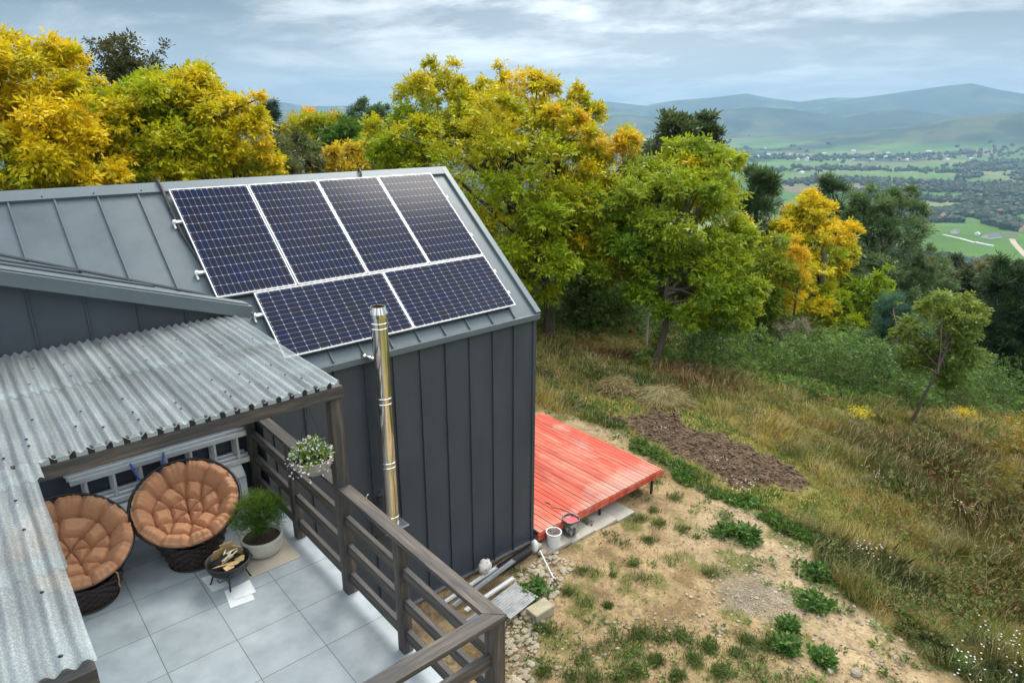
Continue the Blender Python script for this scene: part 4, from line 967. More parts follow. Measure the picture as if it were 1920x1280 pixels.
for k, (x_, y_, t_2, lab, pal_) in enumerate(((-4., 15., 0, 'dark green tree hidden behind the yellow roof trees', (DGR, GRN, .4)),)):
    pass
fillp = (0.142, 26.744, 2.035)
tree('green_tree', 'dark green tree seen in the gaps between the two yellow roof trees', 'tree', (fillp[0], fillp[1], -2.9),
     [(-1.476, 24.074, 2.292, 2.901, 2.364), (1.414, 21.502, 2.093, 2.686, 2.149)], n=5200, lobes=34, size=.32, pal=(DGR, GRN, .45), seed=30, limbs=6)

# behind and right
tree('poplar_tree', 'dark green bushy top left of the twin poplars behind the green walnut', 'tree', ((23.712, 14.979, 2.368)[0], (23.712, 14.979, 2.368)[1], -9.),
     [(23.5, 14.907, 1.797, 1.261, 2.836), (24.136, 15.145, 3.562, 0.788, 1.261)], n=3800, lobes=36, size=.26, nl=4, pal=((.05,.09,.03), (.13,.17,.05), .5), seed=31, limbs=6, droop=-.1)
tree('poplar_tree', 'tall narrow dark green poplar, highest top behind the green walnut', 'tree', ((25.795, 14.552, 2.307)[0], (25.795, 14.552, 2.307)[1], -9.3),
     [(25.813, 14.618, 2.488, 0.766, 2.547), (26.252, 14.067, 2.099, 0.515, 2.135)], n=3400, lobes=32, size=.26, nl=4, pal=((.045,.09,.03), (.12,.16,.05), .5), seed=32, limbs=6, droop=-.1)
tree('pale_tree', 'pale grey green tree between the big walnut and the poplars', 'tree', ((32.088, 24.142, 1.614)[0], (32.088, 24.142, 1.614)[1], -9.),
     [(31.763, 23.761, 0.13, 1.146, 3.018)], n=1500, lobes=18, size=.32, nl=4, pal=((.10,.16,.07), (.17,.22,.10), .5), seed=33, limbs=4)
pine = tree('pine_tree', 'dark pine showing behind the right side of the green walnut', 'tree', ((27.364, 11.717, -1.038)[0], (27.364, 11.717, -1.038)[1], -10.),
     [(27.315, 11.728, -1.108, 0.928, 2.871), (27.573, 12.393, 0.887, 0.486, 0.854)], n=3400, lobes=30, size=.34, nl=7, ratio=.12, pal=((.045,.095,.025), (.09,.16,.04), .5), seed=34, limbs=8, droop=.0)
tree('pine_tree', 'dark pine top rising above the yellow maple', 'tree', ((41.728, 14.253, -1.99)[0], (41.728, 14.253, -1.99)[1], -14.),
     [(41.736, 14.262, -1.953, 0.955, 2.712)], n=2000, lobes=18, size=.40, nl=7, ratio=.12, pal=((.04,.085,.025), (.08,.14,.04), .5), seed=35, limbs=6, droop=.0)
b4 = (26.422, 7.253, -7.173)
tree('maple_tree', 'bright yellow green maple in front of the dark willow', 'tree', b4,
     [(28.344, 8.997, -2.13, 2.106, 2.693), (28.616, 9.47, -0.542, 1.289, 1.218), (25.265, 7.957, -4.167, 1.894, 2.165), (26.245, 6.603, -5.319, 1.353, 1.759)], n=17000, lobes=110, size=.21, nl=5, pal=(YGR, YEL, .46), seed=41, trunk=.15, limbs=16, zgrad=.25, cvar=.3, lobe=.23)
tree('larch_tree', 'slender orange yellow young tree before the yellow maple', 'tree', ((22.152, 6.387, -4.327)[0], (22.152, 6.387, -4.327)[1], (21.947, 6.148, -5.262)[2]),
     [(22.529, 6.868, -2.515, 0.493, 1.665), (22.816, 7.167, -1.287, 0.222, 0.74)], n=2200, lobes=26, sat=2, size=.15, nl=5, pal=(YEL, ORG, .22), seed=42, trunk=.06, limbs=4, ratio=.3)
b5 = (25.763, 3.417, -7.006)
tree('willow_tree', 'large soft grey green willow behind the yellow maple', 'tree', ((36.93, 8.146, -6.228)[0], (36.93, 8.146, -6.228)[1], -12.),
     [(37.328, 8.613, -4.406, 2.507, 4.596), (37.507, 9.725, -1.556, 1.588, 2.256), (38.618, 8.58, -1.982, 1.337, 2.473), (34.154, 7.576, -6.617, 2.228, 3.502), (37.609, 6.149, -6.276, 1.713, 2.937)], n=26000, lobes=150, size=.24, nl=5, ratio=.24, pal=((.075,.145,.05), (.18,.26,.09), .5), seed=43, trunk=.2, limbs=22, droop=.15, cvar=.2, lobe=.23)
tree('maple_tree', 'yellowish maple sapling low between the yellow maple and the willow', 'tree', ((28.732, 5.786, -5.477)[0], (28.732, 5.786, -5.477)[1], -9.4),
     [(28.814, 5.774, -5.345, 1.184, 2.646)], n=2800, lobes=26, size=.24, pal=(GRN, YGR, .6), seed=44, limbs=6)
b6 = (14.21, -1.514, -4.351)
tree('pear_tree', 'young green tree with thin leaning trunk standing in the brown grass', 'tree', b6,
     [(16.198, -1.336, -1.91, 1.153, 1.17), (15.556, -0.891, -2.149, 0.627, 0.752), (16.522, -1.368, -1.355, 0.752, 0.752), (16.251, -1.751, -2.741, 0.961, 0.71)], n=5200, lobes=50, size=.135, nl=5, pal=((.085,.15,.02), (.27,.33,.045), .45), seed=45, trunk=.055, limbs=22, path=[(0,0,0), (.22,-.14,1.0), (.44,-.3,1.9)], lobe=.235)
tree('pine_tree', 'young blue green pine between the maple and the leaning tree', 'tree', (22.132, 1.91, -6.12),
     [(24.655, 3.15, -3.637, 0.418, 0.657), (24.532, 2.729, -4.824, 0.955, 1.074)], n=2600, lobes=24, size=.26, nl=8, ratio=.10, pal=((.04,.12,.07), (.10,.22,.14), .5), seed=46, trunk=.05, limbs=8, droop=-.3)
tree('pine_tree', 'large dark pine at the right edge of the wood', 'tree', ((31.649, 0.313, -5.887)[0], (31.649, 0.313, -5.887)[1], -10.),
     [(31.866, 0.568, -4.891, 1.182, 2.626), (32.169, 1.126, -3.05, 0.657, 0.893), (31.432, -0.965, -6.049, 1.401, 2.547)], n=7200, lobes=44, size=.34, nl=7, ratio=.13, pal=((.02,.055,.015), (.06,.11,.03), .5), seed=47, limbs=10, droop=.1)
tree('dry_bush', 'leafless pinkish grey bush in front of the yellow maple', 'bush', (22.379, 6.43, -6.176),
     [(20.088, 5.343, -4.406, 0.808, 0.923)], n=420, lobes=20, size=.16, nl=4, ratio=.10, pal=((.30,.24,.19), (.42,.34,.27), .5), seed=48, trunk=.035, limbs=20, bark=material('grey_twigs', (.34, .27, .22), .9), droop=-.5, surf=.5)
tree('yellow_shrub', 'sparse yellow leaved shrub at the right edge of the meadow', 'bush', (10.778, -5.054, -3.739),
     [(9.692, -5.056, -2.511, 0.531, 0.808), (10.393, -5.058, -2.1, 0.589, 0.471)], n=800, lobes=24, size=.09, nl=4, pal=((.14,.11,.02), (.48,.33,.03), .45), seed=49, trunk=.03, limbs=12)
tree('green_tree', 'mid green tree filling the gap between the broad walnut and the green walnut', 'tree', ((14.579, 12.031, -3.144)[0], (14.579, 12.031, -3.144)[1], -4.6),
     [(15.049, 12.03, -2.239, 1.791, 2.388)], n=6500, lobes=50, size=.19, pal=((.08,.17,.015), (.30,.36,.015), .5), seed=61, limbs=8)
tree('green_tree', 'yellowish green tree between the green walnut and the yellow maple', 'tree', ((21.102, 7.704, -3.393)[0], (21.102, 7.704, -3.393)[1], -8.),
     [(21.298, 7.744, -2.926, 1.357, 2.714)], n=5200, lobes=44, size=.19, pal=((.10,.20,.015), (.34,.38,.015), .5), seed=62, limbs=8)
tree('green_tree', 'dark green tree low behind the young leaning tree', 'tree', ((31.204, 5.692, -7.169)[0], (31.204, 5.692, -7.169)[1], -10.5),
     [(32.118, 4.721, -7.586, 2.797, 2.208)], n=5200, lobes=44, size=.22, pal=((.04,.09,.015), (.13,.19,.03), .5), seed=63, limbs=8)
# rows of trees on the falling slope to the right
protoA = tree('hillside_tree', 'olive tree top right of the willow', 'tree', (53.007, 10.188, -11.24), [(53.543, 10.648, -9.166, 1.641, 2.626)], n=2600, lobes=26, size=.36, pal=((.06,.09,.03), (.17,.18,.05), .5), seed=51, limbs=4, group='trees on the falling slope')
protoB = tree('hillside_tree', 'brownish green tree right of the willow', 'tree', (51.599, 7.26, -11.156), [(52.135, 7.889, -8.705, 1.448, 2.173)], n=2600, lobes=26, size=.36, pal=((.04,.07,.025), (.09,.11,.03), .5), seed=52, limbs=4, group='trees on the falling slope')
rg = random.Random(5)
slope_spots = [(1690,520,70),(1725,505,78),(1762,500,85),(1800,495,95),(1838,500,100),(1872,490,110),(1905,500,100),(1745,545,62),(1790,560,60),(1700,585,50),(1770,600,45),(1850,480,120),(1900,470,130),(1820,478,135)]
SPOTS = [(68.412, 17.771, -11.345),(78.879, 19.487, -12.285),(88.533, 20.342, -13.606),(102.022, 21.837, -15.461),(109.975, 21.322, -16.891),(124.046, 22.408, -18.541),(113.987, 17.809, -17.035),(61.589, 12.797, -10.686),(60.856, 10.563, -10.869),(46.572, 9.569, -9.423),(43.934, 6.463, -8.99),(55.423, 15.23, -10.877),(48.525, 14.038, -11.247),(65.384, 6.673, -10.861),(52.525, 17.719, -10.882),(46.401, 23.783, -9.082),(36.145, 20.033, -6.047)]
adj = ['first', 'second']
for k, p in enumerate(SPOTS):
    sc = rg.uniform(.9, 1.25)*(1.25 if k < 7 else 1.0)
    src = protoA if rg.random() < .5 else protoB
    hs = 4.7*sc
    c_ = place_copy(src, 'hillside_tree', (p[0], p[1], p[2]-hs*.8), sc, rg.uniform(0, 6.28), 'x')
    c_['label'] = ('olive tree in the mass of crowns on the falling slope' if src is protoA else 'brownish green tree in the mass of crowns on the falling slope')
protoA['label'] = 'olive tree in the mass of crowns on the falling slope'; protoB['label'] = 'brownish green tree in the mass of crowns on the falling slope'

# ---------------------------------------------------------------- undergrowth, grass, weeds (uncountable: stuff)
def stuff(o, label, cat): return tag(o, label, cat, kind='stuff')
def polar(rg, n, r0, r1, a0, a1, pw=1.0):
    u = rg.random(n); r = r0*(r1/r0)**(u**pw); a = np.radians(rg.uniform(a0, a1, n)); return CAM.x+r*np.sin(a), CAM.y+r*np.cos(a), r
rg2 = np.random.default_rng(77)
EX = lambda x, y: ~(((x > -14) & (x < .1) & (y > -.1) & (y < 5.1)) | ((x < -4.4) & (y > -4.8) & (y < 1)) | ((x > -.1) & (x < 3.6) & (y > .1) & (y < 4.9)))
def blades(name, x, y, h, wd, col, lean, label, cat):
    n = len(x); z = H(x, y)+relief(x, y, masks(x, y))-.02
    b = np.stack([x, y, z], -1); a = rg2.uniform(0, 2*np.pi, n); s = np.stack([np.cos(a), np.sin(a), 0*a], -1)*wd[:, None]
    l = np.stack([np.cos(a+1.3), np.sin(a+1.3), 0*a], -1)*(h*lean)[:, None]*rg2.uniform(.2, 1.4, n)[:, None]
    l[:, 0] += h*.05*np.sin(b[:, 0]*.9+b[:, 1]*.6)*3; tip = b+l; tip[:, 2] += h
    mid = b+l*.35; mid[:, 2] += h*.6
    V = np.stack([b-s, b+s, mid+s*.7, tip, mid-s*.7], 1).reshape(-1, 3)
    return stuff(fast_mesh(name, V, 5, M_grass, np.clip(col, 0, 1)), label, cat)
# tall dry grass over the meadow
N_ = 420000
x, y, r = polar(rg2, N_, 8.5, 44, 38, 90)
m = masks(x, y); zc_ = fbm(x*.9, y*.9, 101); zd = fbm(x*.3, y*.3, 102); ze = fbm(x*3, y*3, 103)
keep = EX(x, y) & (m['dirt'] < .5) & (m['till'] < .3) & (m['mown'] < .55) & (m['hedge'] < .6) & (rg2.random(N_) < np.clip(.35+smooth(.35, .6, zc_), 0, 1))
x, y, r, zc_, zd, ze = (q[keep] for q in (x, y, r, zc_, zd, ze)); m = {k: v_[keep] for k, v_ in m.items()}
c = np.zeros((len(x), 3)); c[:] = (.50, .39, .095)
c = L3(c, (.16, .22, .02), smooth(.42, .58, zd)*.85); c = L3(c, (.55, .45, .22), smooth(.50, .66, ze)*.8)
c = L3(c, (.25, .125, .05), m['red']*.8); c = L3(c, (.07, .15, .03), m['gp']*.8); c = L3(c, (.12, .08, .022), m['brown']*.95)  # brown grass zone is also darkened, painting in a corner vignette
c = L3(c, (.05, .10, .02), smooth(.60, .66, zc_)*.5); c = L3(c, (.06, .11, .025), m['strip'])
br = poly_sd([(5.967, -2.8), (5.637, -3.791), (5.3, -5.027), (5.357, -6.793), (1.492, -7.516), (1.781, -5.739), (4.174, -3.614)], x, y); c = L3(c, (.045, .085, .02), (1-smooth(-1, 1.2, br))*.8*smooth(.35, .5, zc_))  # dark green corner grass, lowered in tone to paint in the vignette
c = c*rg2.uniform(.7, 1.3, (len(x), 1))
h = rg2.uniform(.08, .33, len(x))*(.45+1.0*smooth(.32, .66, fbm(x*1.7, y*1.7, 133, 4)))*(1-m['strip']*.5)*(1-.3*m['gp'])
c = np.where((rg2.random(len(x)) < .12)[:, None], np.array([.62, .52, .30])*rg2.uniform(.7, 1.1, (len(x), 1)), c)
blades('dry_grass', x, y, h, .0011*r*rg2.uniform(.5, 1.0, len(x))*.55, c, .75, 'tall straw coloured and green grass of the meadow slope', 'grass')
x, y, r = polar(rg2, 60000, 9, 40, 40, 88); m = masks(x, y); q = fbm(x*1.4, y*1.4, 141, 4)
keep = EX(x, y) & (m['dirt'] < .3) & (m['till'] < .1) & (m['mown'] < .3) & (q > .50); x, y, r = x[keep], y[keep], r[keep]
P = np.stack([x, y, H(x, y)+rg2.uniform(.02, .38, len(x))], -1); A = norm(rg2.normal(size=P.shape)*.8+np.array([0, 0, .8]))
col = mixc((.07, .14, .025), (.26, .24, .06), rg2.random(len(x))); kk = rg2.random(len(x)) < .15; col[kk] = (.30, .13, .05)
V, C = leaf_quads(rg2, P, A, .0032*r*rg2.uniform(.7, 1.3, len(x)), col, 4, .1, .45, 1.1)
stuff(fast_mesh('meadow_weeds', V, 4, M_leaf, C), 'leafy weeds and wild herbs growing through the meadow grass', 'weeds')
# short mown grass around the dug plot
N_ = 90000
x, y, r = polar(rg2, N_, 12, 24, 40, 78); m = masks(x, y)
keep = (m['mown'] > .4) & (m['till'] < .2) & (m['dirt'] < .6); x, y, r = x[keep], y[keep], r[keep]
ze = fbm(x*2.5, y*2.5, 104); c = np.zeros((len(x), 3)); c[:] = (.36, .32, .09); c = L3(c, (.14, .20, .035), smooth(.45, .62, ze)); c = c*rg2.uniform(.7, 1.3, (len(x), 1))
blades('short_grass', x, y, rg2.uniform(.04, .13, len(x)), .0007*r, c, .9, 'short yellowish mown grass round the dug plot', 'grass')
# grass tufts on the bare yard
TUFT = [(1.381, -0.953), (1.856, -1.199), (1.744, -1.851), (1.074, -1.52), (0.82, -1.844), (0.331, -1.309), (3.046, 0.769), (3.11, 0.147), (2.823, -0.573), (2.336, -0.621), (2.48, -0.969), (3.649, -0.496), (3.89, 0.182), (2.717, -1.364), (2.728, -1.662), (1.933, -2.48), (0.161, -1.093), (-0.417, -1.342), (-0.145, -1.974), (-1.225, -1.745), (-1.364, -1.597), (-1.249, -2.441), (-0.66, -2.535), (-0.369, -1.717), (1.487, 0.62), (1.326, -0.125), (0.942, -0.209), (0.643, -0.009), (0.5, -1.524), (-0.669, -1.035)]
LOWT = [(-0.26, -2.716), (-0.102, -2.993), (0.192, -3.164), (0.329, -3.54), (0.551, -3.846), (-0.089, -3.55), (-0.497, -3.2), (-0.886, -3.129), (-1.869, -2.311), (-1.64, -2.61), (0.027, -3.913), (0.93, -3.794), (-1.444, -2.833), (1.153, -4.104), (-0.511, -3.58), (-1.163, -3.074)]
xs_, ys_ = [], []
for (a_, b_) in TUFT+LOWT*2:
    k = int(rg2.integers(80, 380)); s_ = rg2.uniform(.03, .10); xs_.append(a_+rg2.normal(size=k)*s_*1.2); ys_.append(b_+rg2.normal(size=k)*s_)
x, y, r = polar(rg2, 40000, 7.5, 18, 40, 76); m = masks(x, y); q = fbm(x*1.5, y*1.5, 77, 4); keep = (m['dirt'] > .5) & EX(x, y) & (((q > .68) & (rg2.random(40000) < .35)) | ((m['lowg'] > .5) & (fbm(x*2.2, y*2.2, 52) > .54)))
xs_.append(x[keep]); ys_.append(y[keep]); x = np.concatenate(xs_); y = np.concatenate(ys_); r = np.hypot(x-CAM.x, y-CAM.y)
c = np.zeros((len(x), 3)); c[:] = (.075, .13, .025); c = c*rg2.uniform(.7, 1.7, (len(x), 1)); c = L3(c, (.26, .23, .08), (rg2.random(len(x)) < .25)*.8)
blades('yard_grass', x, y, rg2.uniform(.03, .12, len(x)), np.full(len(x), .0055), c, .9, 'tufts of green grass scattered over the bare yard', 'grass')
cx_, cy_, r = polar(rg2, 2600, 7.5, 18, 40, 80); m = masks(cx_, cy_); edge_ = np.abs(poly_sd(DIRT, cx_, cy_)); keep = (m['dirt'] > .3) & EX(cx_, cy_) & (rg2.random(2600) < .02+.4*np.exp(-edge_/.5)+.15*m['lowg'])
cx_, cy_ = cx_[keep], cy_[keep]; i = np.repeat(np.arange(len(cx_)), 16); s_ = (rg2.uniform(.025, .13, len(cx_))**1.0)[i]; a = rg2.uniform(0, 6.28, len(i)); q = rg2.random(len(i))
x = cx_[i]+np.cos(a)*s_*q; y = cy_[i]+np.sin(a)*s_*q; P = np.stack([x, y, H(x, y)+relief(x, y, masks(x, y))+.01+s_*.4*(1-q)*rg2.random(len(i))], -1)
A = norm(np.stack([np.cos(a), np.sin(a), .3+rg2.random(len(i))*.6], -1)); V, C = leaf_quads(rg2, P, A, s_*.5+.012, mixc((.05, .11, .02), (.15, .24, .04), rg2.random(len(cx_))[i]), 2, .2, .5, 1.1)
stuff(fast_mesh('small_weeds', V, 4, M_leaf, C), 'tiny green weeds sprouting all over the bare yard and its edges', 'weeds')
x, y, r = polar(rg2, 5200, 7.5, 18, 40, 78); m = masks(x, y); keep = (m['dirt'] > .4) & EX(x, y) & (fbm(x*1.1, y*1.1, 151) > .42); x, y = x[keep], y[keep]
P = np.stack([x, y, H(x, y)+relief(x, y, masks(x, y))+.012], -1); A = norm(rg2.normal(size=P.shape)*np.array([1, 1, .15]))
V, C = leaf_quads(rg2, P, A, rg2.uniform(.02, .05, len(x)), mixc((.10, .065, .035), (.42, .30, .10), rg2.random(len(x))**2), 1, .0, .4, 1.3)
stuff(fast_mesh('leaf_litter', V, 4, M_grass, C), 'dry leaves and twigs littering the bare yard', 'litter')
# broad leaved weeds along the yard's edge
def weeds(x, y, size, spread, rg, c0, c1, nsp=1):
    n = len(x); z = H(x, y)+relief(x, y, masks(x, y)); P = np.stack([x, y, z+rg.uniform(.0, 1, n)**1.5*spread], -1)
    A = norm(rg.normal(size=(n, 3))*np.array([1, 1, .4])+np.array([0, 0, .7])); col = mixc(c0, c1, rg.random(n)); return P, A, col
x, y, r = polar(rg2, 150000, 8.5, 28, 40, 80); m = masks(x, y); q = fbm(x*1.8, y*1.8, 107, 3)
keep = EX(x, y) & (m['strip'] > .35) & (m['till'] < .05) & (q > .54); x, y, r = x[keep], y[keep], r[keep]
P, A, col = weeds(x, y, 1, .10, rg2, (.035, .105, .012), (.12, .24, .02))
col = L3(col, (.12, .10, .03), smooth(.5, .62, fbm(x*.8, y*.8, 109))*.7)
V, C = leaf_quads(rg2, P, A, rg2.uniform(.03, .065, len(x)), col, 3, .1, .6, 1.2)
stuff(fast_mesh('weeds', V, 4, M_leaf, C), 'low green broad leaved weeds along the edge of the bare yard', 'weeds')
# undergrowth under the trees and the shrub band
N_ = 60000
x, y, r = polar(rg2, N_, 20, 46, 38, 82); m = masks(x, y)
back = smooth(0, 1.5, poly_sd([(9.332, 10.17), (11.606, 9.518), (13.064, 8.0), (16.509, 8.117), (25.105, 10.222), (30.24, 9.009), (27.402, 4.383), (635.53, 79.559), (2.438, -7.337), (-2.764, -3.07)], x, y))
hd = np.maximum(m['hedge'], back*(r < 44)); keep = (hd > .3) & EX(x, y); x, y, r, hd = x[keep], y[keep], r[keep], hd[keep]
top = (.25+1.7*smooth(.35, .62, fbm(x*.6, y*.6, 111, 4)))*hd; z = H(x, y)
P = np.stack([x, y, z+top*rg2.uniform(.0, 1, len(x))**.55], -1); A = norm(rg2.normal(size=(len(x), 3))*.7+np.array([-.1, -.2, .8]))
col = mixc((.035, .095, .020), (.19, .30, .05), np.clip(rg2.random(len(x))*.6+smooth(.4, .6, fbm(x*.7, y*.7, 113))*.4, 0, 1))
V, C = leaf_quads(rg2, P, A, rg2.uniform(.09, .17, len(x)), col, 5, .1, .38, 1.0)
stuff(fast_mesh('undergrowth', V, 4, M_leaf, C), 'dense green undergrowth of shrubs along the foot of the wood', 'undergrowth')
# hay heaps
for k, (p, lab) in enumerate((((7.665, 4.603, -3.376), 'small straw coloured heap of cut hay in the meadow, left one'), ((8.153, 3.267, -3.422), 'larger heap of cut hay at the corner of the dug plot'))):
    n = 2600 if k else 1500; rr3 = rg2.random(n)**.6*(.85 if k else .55); a = rg2.uniform(0, 6.28, n); hh = (.50 if k else .55)*(1-(rr3/(.9 if k else .6))**2)*rg2.uniform(.6, 1, n)
    b = np.stack([p[0]+rr3*np.cos(a), p[1]+rr3*np.sin(a), p[2]+hh-.02], -1); d = norm(np.stack([np.cos(a)+rg2.normal(size=n)*.6, np.sin(a)+rg2.normal(size=n)*.6, -.5+rg2.normal(size=n)*.35], -1))
    s = norm(np.cross(d, rg2.normal(size=(n, 3))))*.009; l = rg2.uniform(.15, .4, (n, 1)); V = np.stack([b-s, b+s, b+d*l+s*.5, b+d*l-s*.5], 1).reshape(-1, 3)
    c = np.zeros((n, 3)); c[:] = (.40, .32, .14); c *= rg2.uniform(.5, 1.25, (n, 1)); o = fast_mesh('hay_heap', V, 4, M_grass, c); o.location = (0, 0, 0); tag(o, lab, 'hay', 'hay heaps')
    mb = MB().ico((p[0], p[1], p[2]), 1.0, 3, .06, (.75 if k else .42, .75 if k else .42, .42)); hb = mb.build('hay_core', material('hay', (.2, .17, .07), 1.0, var=.4, scale=20), None, smooth=True); hb.parent = o
# wild flowers
x, y, r = [], [], []
FL = [(6.919, 7.144), (6.411, 6.237), (5.724, -0.269), (4.861, -1.216), (5.238, -1.314), (4.691, -3.976), (4.79, -4.097), (3.886, -6.212), (3.975, -6.431), (3.062, -6.086), (2.752, -6.107), (3.466, -6.584), (8.197, -2.778), (8.101, -4.552), (6.206, 1.791), (5.575, 4.172)]
xx = []; yy = []
for a_, b_ in FL:
    k = 12; xx.append(a_+rg2.normal(size=k)*.16); yy.append(b_+rg2.normal(size=k)*.13)
xx = np.concatenate(xx); yy = np.concatenate(yy); zz_ = H(xx, yy)+rg2.uniform(.12, .38, len(xx)); k = len(xx)
Vf = []
for q in range(5):
    a = q*1.257; e = np.stack([np.cos(a)*np.ones(k), np.sin(a)*np.ones(k), .25*np.ones(k)], -1)*.015; e2 = np.stack([np.cos(a+.6)*np.ones(k), np.sin(a+.6)*np.ones(k), .2*np.ones(k)], -1)*.013
    c0 = np.stack([xx, yy, zz_], -1); Vf.append(np.stack([c0, c0+e2*.8, c0+e*1.1, c0+np.stack([np.cos(a-.6)*np.ones(k), np.sin(a-.6)*np.ones(k), .2*np.ones(k)], -1)*.010], 1).reshape(-1, 3))
Vf = np.concatenate(Vf); stuff(fast_mesh('wildflowers', Vf, 4, M_grass, np.full((len(Vf)//4, 3), .72)), 'small white wildflowers dotted along the weedy edge', 'flowers')
for p, lab in (((12.222, -0.749, -3.971), 'yellow flowering plant in the dry grass before the shrub band'), ((17.197, -2.116, -4.973), 'bright yellow flowering plant near the leaning young tree')):
    o = thing('flowering_plant', p, lab, 'plant', 'yellow flowering plants'); n = 160
    P = np.array(p)+rg2.normal(size=(n, 3))*np.array([.16, .16, .08])+np.array([0, 0, .42]); A = norm(rg2.normal(size=(n, 3))+np.array([0, 0, 1.]))
    V, C = leaf_quads(rg2, P, A, rg2.uniform(.045, .065, n), np.tile(np.array([.75, .60, .02]), (n, 1)), 4); fast_mesh('spray_mass', V, 4, M_leaf, C, o, p)  # this child is the mass of yellow flowers
    mb = MB()
    for q in range(9): e = Vector(p)+Vector((rg2.normal()*.14, rg2.normal()*.14, .42)); mb.tube([p, e], .006, 4)
    mb.build('stems', material('green_stem', (.08, .13, .03)), o)
# single broad-leaved plants in the yard
PL_ = [((-0.816, -1.0, -2.801), .30, 'leafy green plant growing by the metal profiles at the house corner'), ((1.719, -4.047, -2.942), .22, 'dark green rosette plant at the right of the yard'), ((3.44, -3.665, -3.065), .36, 'big leaved green plant at the upper edge of the yard'), ((2.597, -4.023, -3.003), .34, 'bushy dark green weed below the big leaved plant'), ((3.521, -2.265, -3.077), .42, 'spreading green weed on the yard near the dug plot'), ((3.334, -1.916, -3.057), .28, 'small green weed left of the spreading weed'), ((1.232, -4.232, -2.896), .24, 'low green weed near the lower right of the yard'), ((1.425, -4.708, -2.916), .24, 'green weed close to the bottom right stones'), ((3.528, -4.452, -3.075), .30, 'pale green dock plant in the weedy bank'), ((9.032, -1.41, -3.504), .3, 'round dark green weed in the straw grass'), ((11.163, -2.894, -3.796), .38, 'dark green weed clump in the brown grass')]
for p, s, lab in PL_:
    p = (p[0], p[1], hz(p[0], p[1])); o = thing('weed_plant', p, lab, 'plant', 'leafy weeds of the yard'); n = int(60+260*s)
    a = rg2.uniform(0, 6.28, n); rr3 = rg2.random(n)**.8*s*(.55+.75*vn(a*1.3, a*0+s*50, 7)+.25*np.sin(a*2+s*30)); P = np.stack([p[0]+rr3*np.cos(a)*.7, p[1]+rr3*np.sin(a)*.7, p[2]+.01+rg2.random(n)*s*.5*np.clip(1-rr3/s*.75, .08, 1)], -1)
    A = norm(np.stack([np.cos(a), np.sin(a), .5+rg2.random(n)*.7], -1)+rg2.normal(size=(n, 3))*.3)
    V, C = leaf_quads(rg2, P, A, rg2.uniform(.05, .10, n)*(.7+s), mixc((.04, .11, .02), (.13, .25, .04), rg2.random(n)), 3, .2, .55, 1.1); fast_mesh('leaves', V, 4, M_leaf, C, o, p)
    mb = MB()
    for q in range(7): a_ = rg2.uniform(0, 6.28); mb.tube([p, (p[0]+.5*s*math.cos(a_), p[1]+.5*s*math.sin(a_), p[2]+s*.5)], .006, 4)
    mb.build('stems', M_bark, o)

# ---------------------------------------------------------------- stones
def stones(name, poly, n, smin, smax, seed, label, noise=None, flat=.6):
    rg = np.random.default_rng(seed); P = np.array(poly); lo, hi = P.min(0)-.5, P.max(0)+.5; mb = MB(); rr = random.Random(seed); c = 0
    X = rg.uniform(lo[0], hi[0], n*6); Y = rg.uniform(lo[1], hi[1], n*6); k = ((poly_sd(poly, X, Y) < 0) if name != 'soil_clods' else (masks(X, Y)['till'] > .45)) & EX(X, Y)
    X, Y = X[k][:n], Y[k][:n]; Zs = H(X, Y)+relief(X, Y, masks(X, Y))
    for a, b, z in zip(X, Y, Zs):
        s = smin+(smax-smin)*rr.random()**3; mb.ico((a, b, z+s*.25), s, 1, .22, (1, rr.uniform(.6, 1), flat), rr)
    return stuff(mb.build(name, M_stone, None), label, 'stones')
stones('rubble', [(-1.215, -0.657), (-0.452, -0.399), (0.156, -0.299), (0.161, -0.9), (-0.665, -1.285), (-1.317, -1.666), (-2.155, -2.402), (-2.488, -2.117)], 900, .015, .07, 1, 'pale broken stones heaped between the terrace and the house corner')
stones('gravel', [(1.883, -2.725), (2.714, -2.95), (2.747, -3.719), (2.235, -4.155), (1.545, -3.802), (1.463, -3.192)], 1500, .008, .02, 2, 'patch of fine grey gravel on the yard')
stones('pebbles', [(4.173, -1.003), (4.807, -2.112), (4.029, -3.283), (3.228, -4.402), (2.979, -5.316), (2.262, -5.986), (0.663, -4.766), (1.044, -3.728), (-2.377, -2.212), (-1.494, -1.678), (0.45, -2.677), (2.235, -2.393)], 1100, .008, .045, 3, 'loose pebbles scattered over the bare yard')
stones('soil_clods', [(6.134, 2.9), (7.156, 2.603), (7.072, 1.072), (6.863, -0.575), (6.647, -1.697), (5.83, -1.426), (5.374, -1.103), (5.557, -0.162), (5.716, 1.42)], 3600, .015, .055, 4, 'brown clods of earth on the dug plot').data.materials[0] = material('earth_clods', (.125, .085, .052), 1.0, var=.5, scale=8, bump=.5)
for k, (p, s, lab) in enumerate([((-0.05, -0.35, -2.803), .10, 'pale rounded stone beside the white bucket'), ((-0.513, -0.671, -2.812), .05, 'small pale stone near the thin white pipe'), ((-0.62, -1.112, -2.814), .09, 'flat beige stone beside the leafy plant'), ((-0.698, -1.257, -2.809), .08, 'beige stone lying below the flat stone'), ((-1.281, -1.258, -2.8), .11, 'large pale stone beside the yellowish block'), ((1.576, -5.141, -2.932), .10, 'flat grey stone near the bottom edge, right one'), ((1.292, -4.887, -2.91), .07, 'flat grey stone near the bottom edge, left one'), ((2.566, -2.984, -3.003), .06, 'single pale stone right of the gravel patch'), ((-0.371, -2.305, -2.807), .035, 'single small white stone in the middle of the yard')]):
    z = hz(p[0], p[1]); rr = random.Random(k); o = MB().ico((p[0], p[1], z+s*.25), s, 2, .10, (1, .75, .5), rr).build('stone', M_stone, None); tag(o, lab, 'stone', 'single stones of the yard')

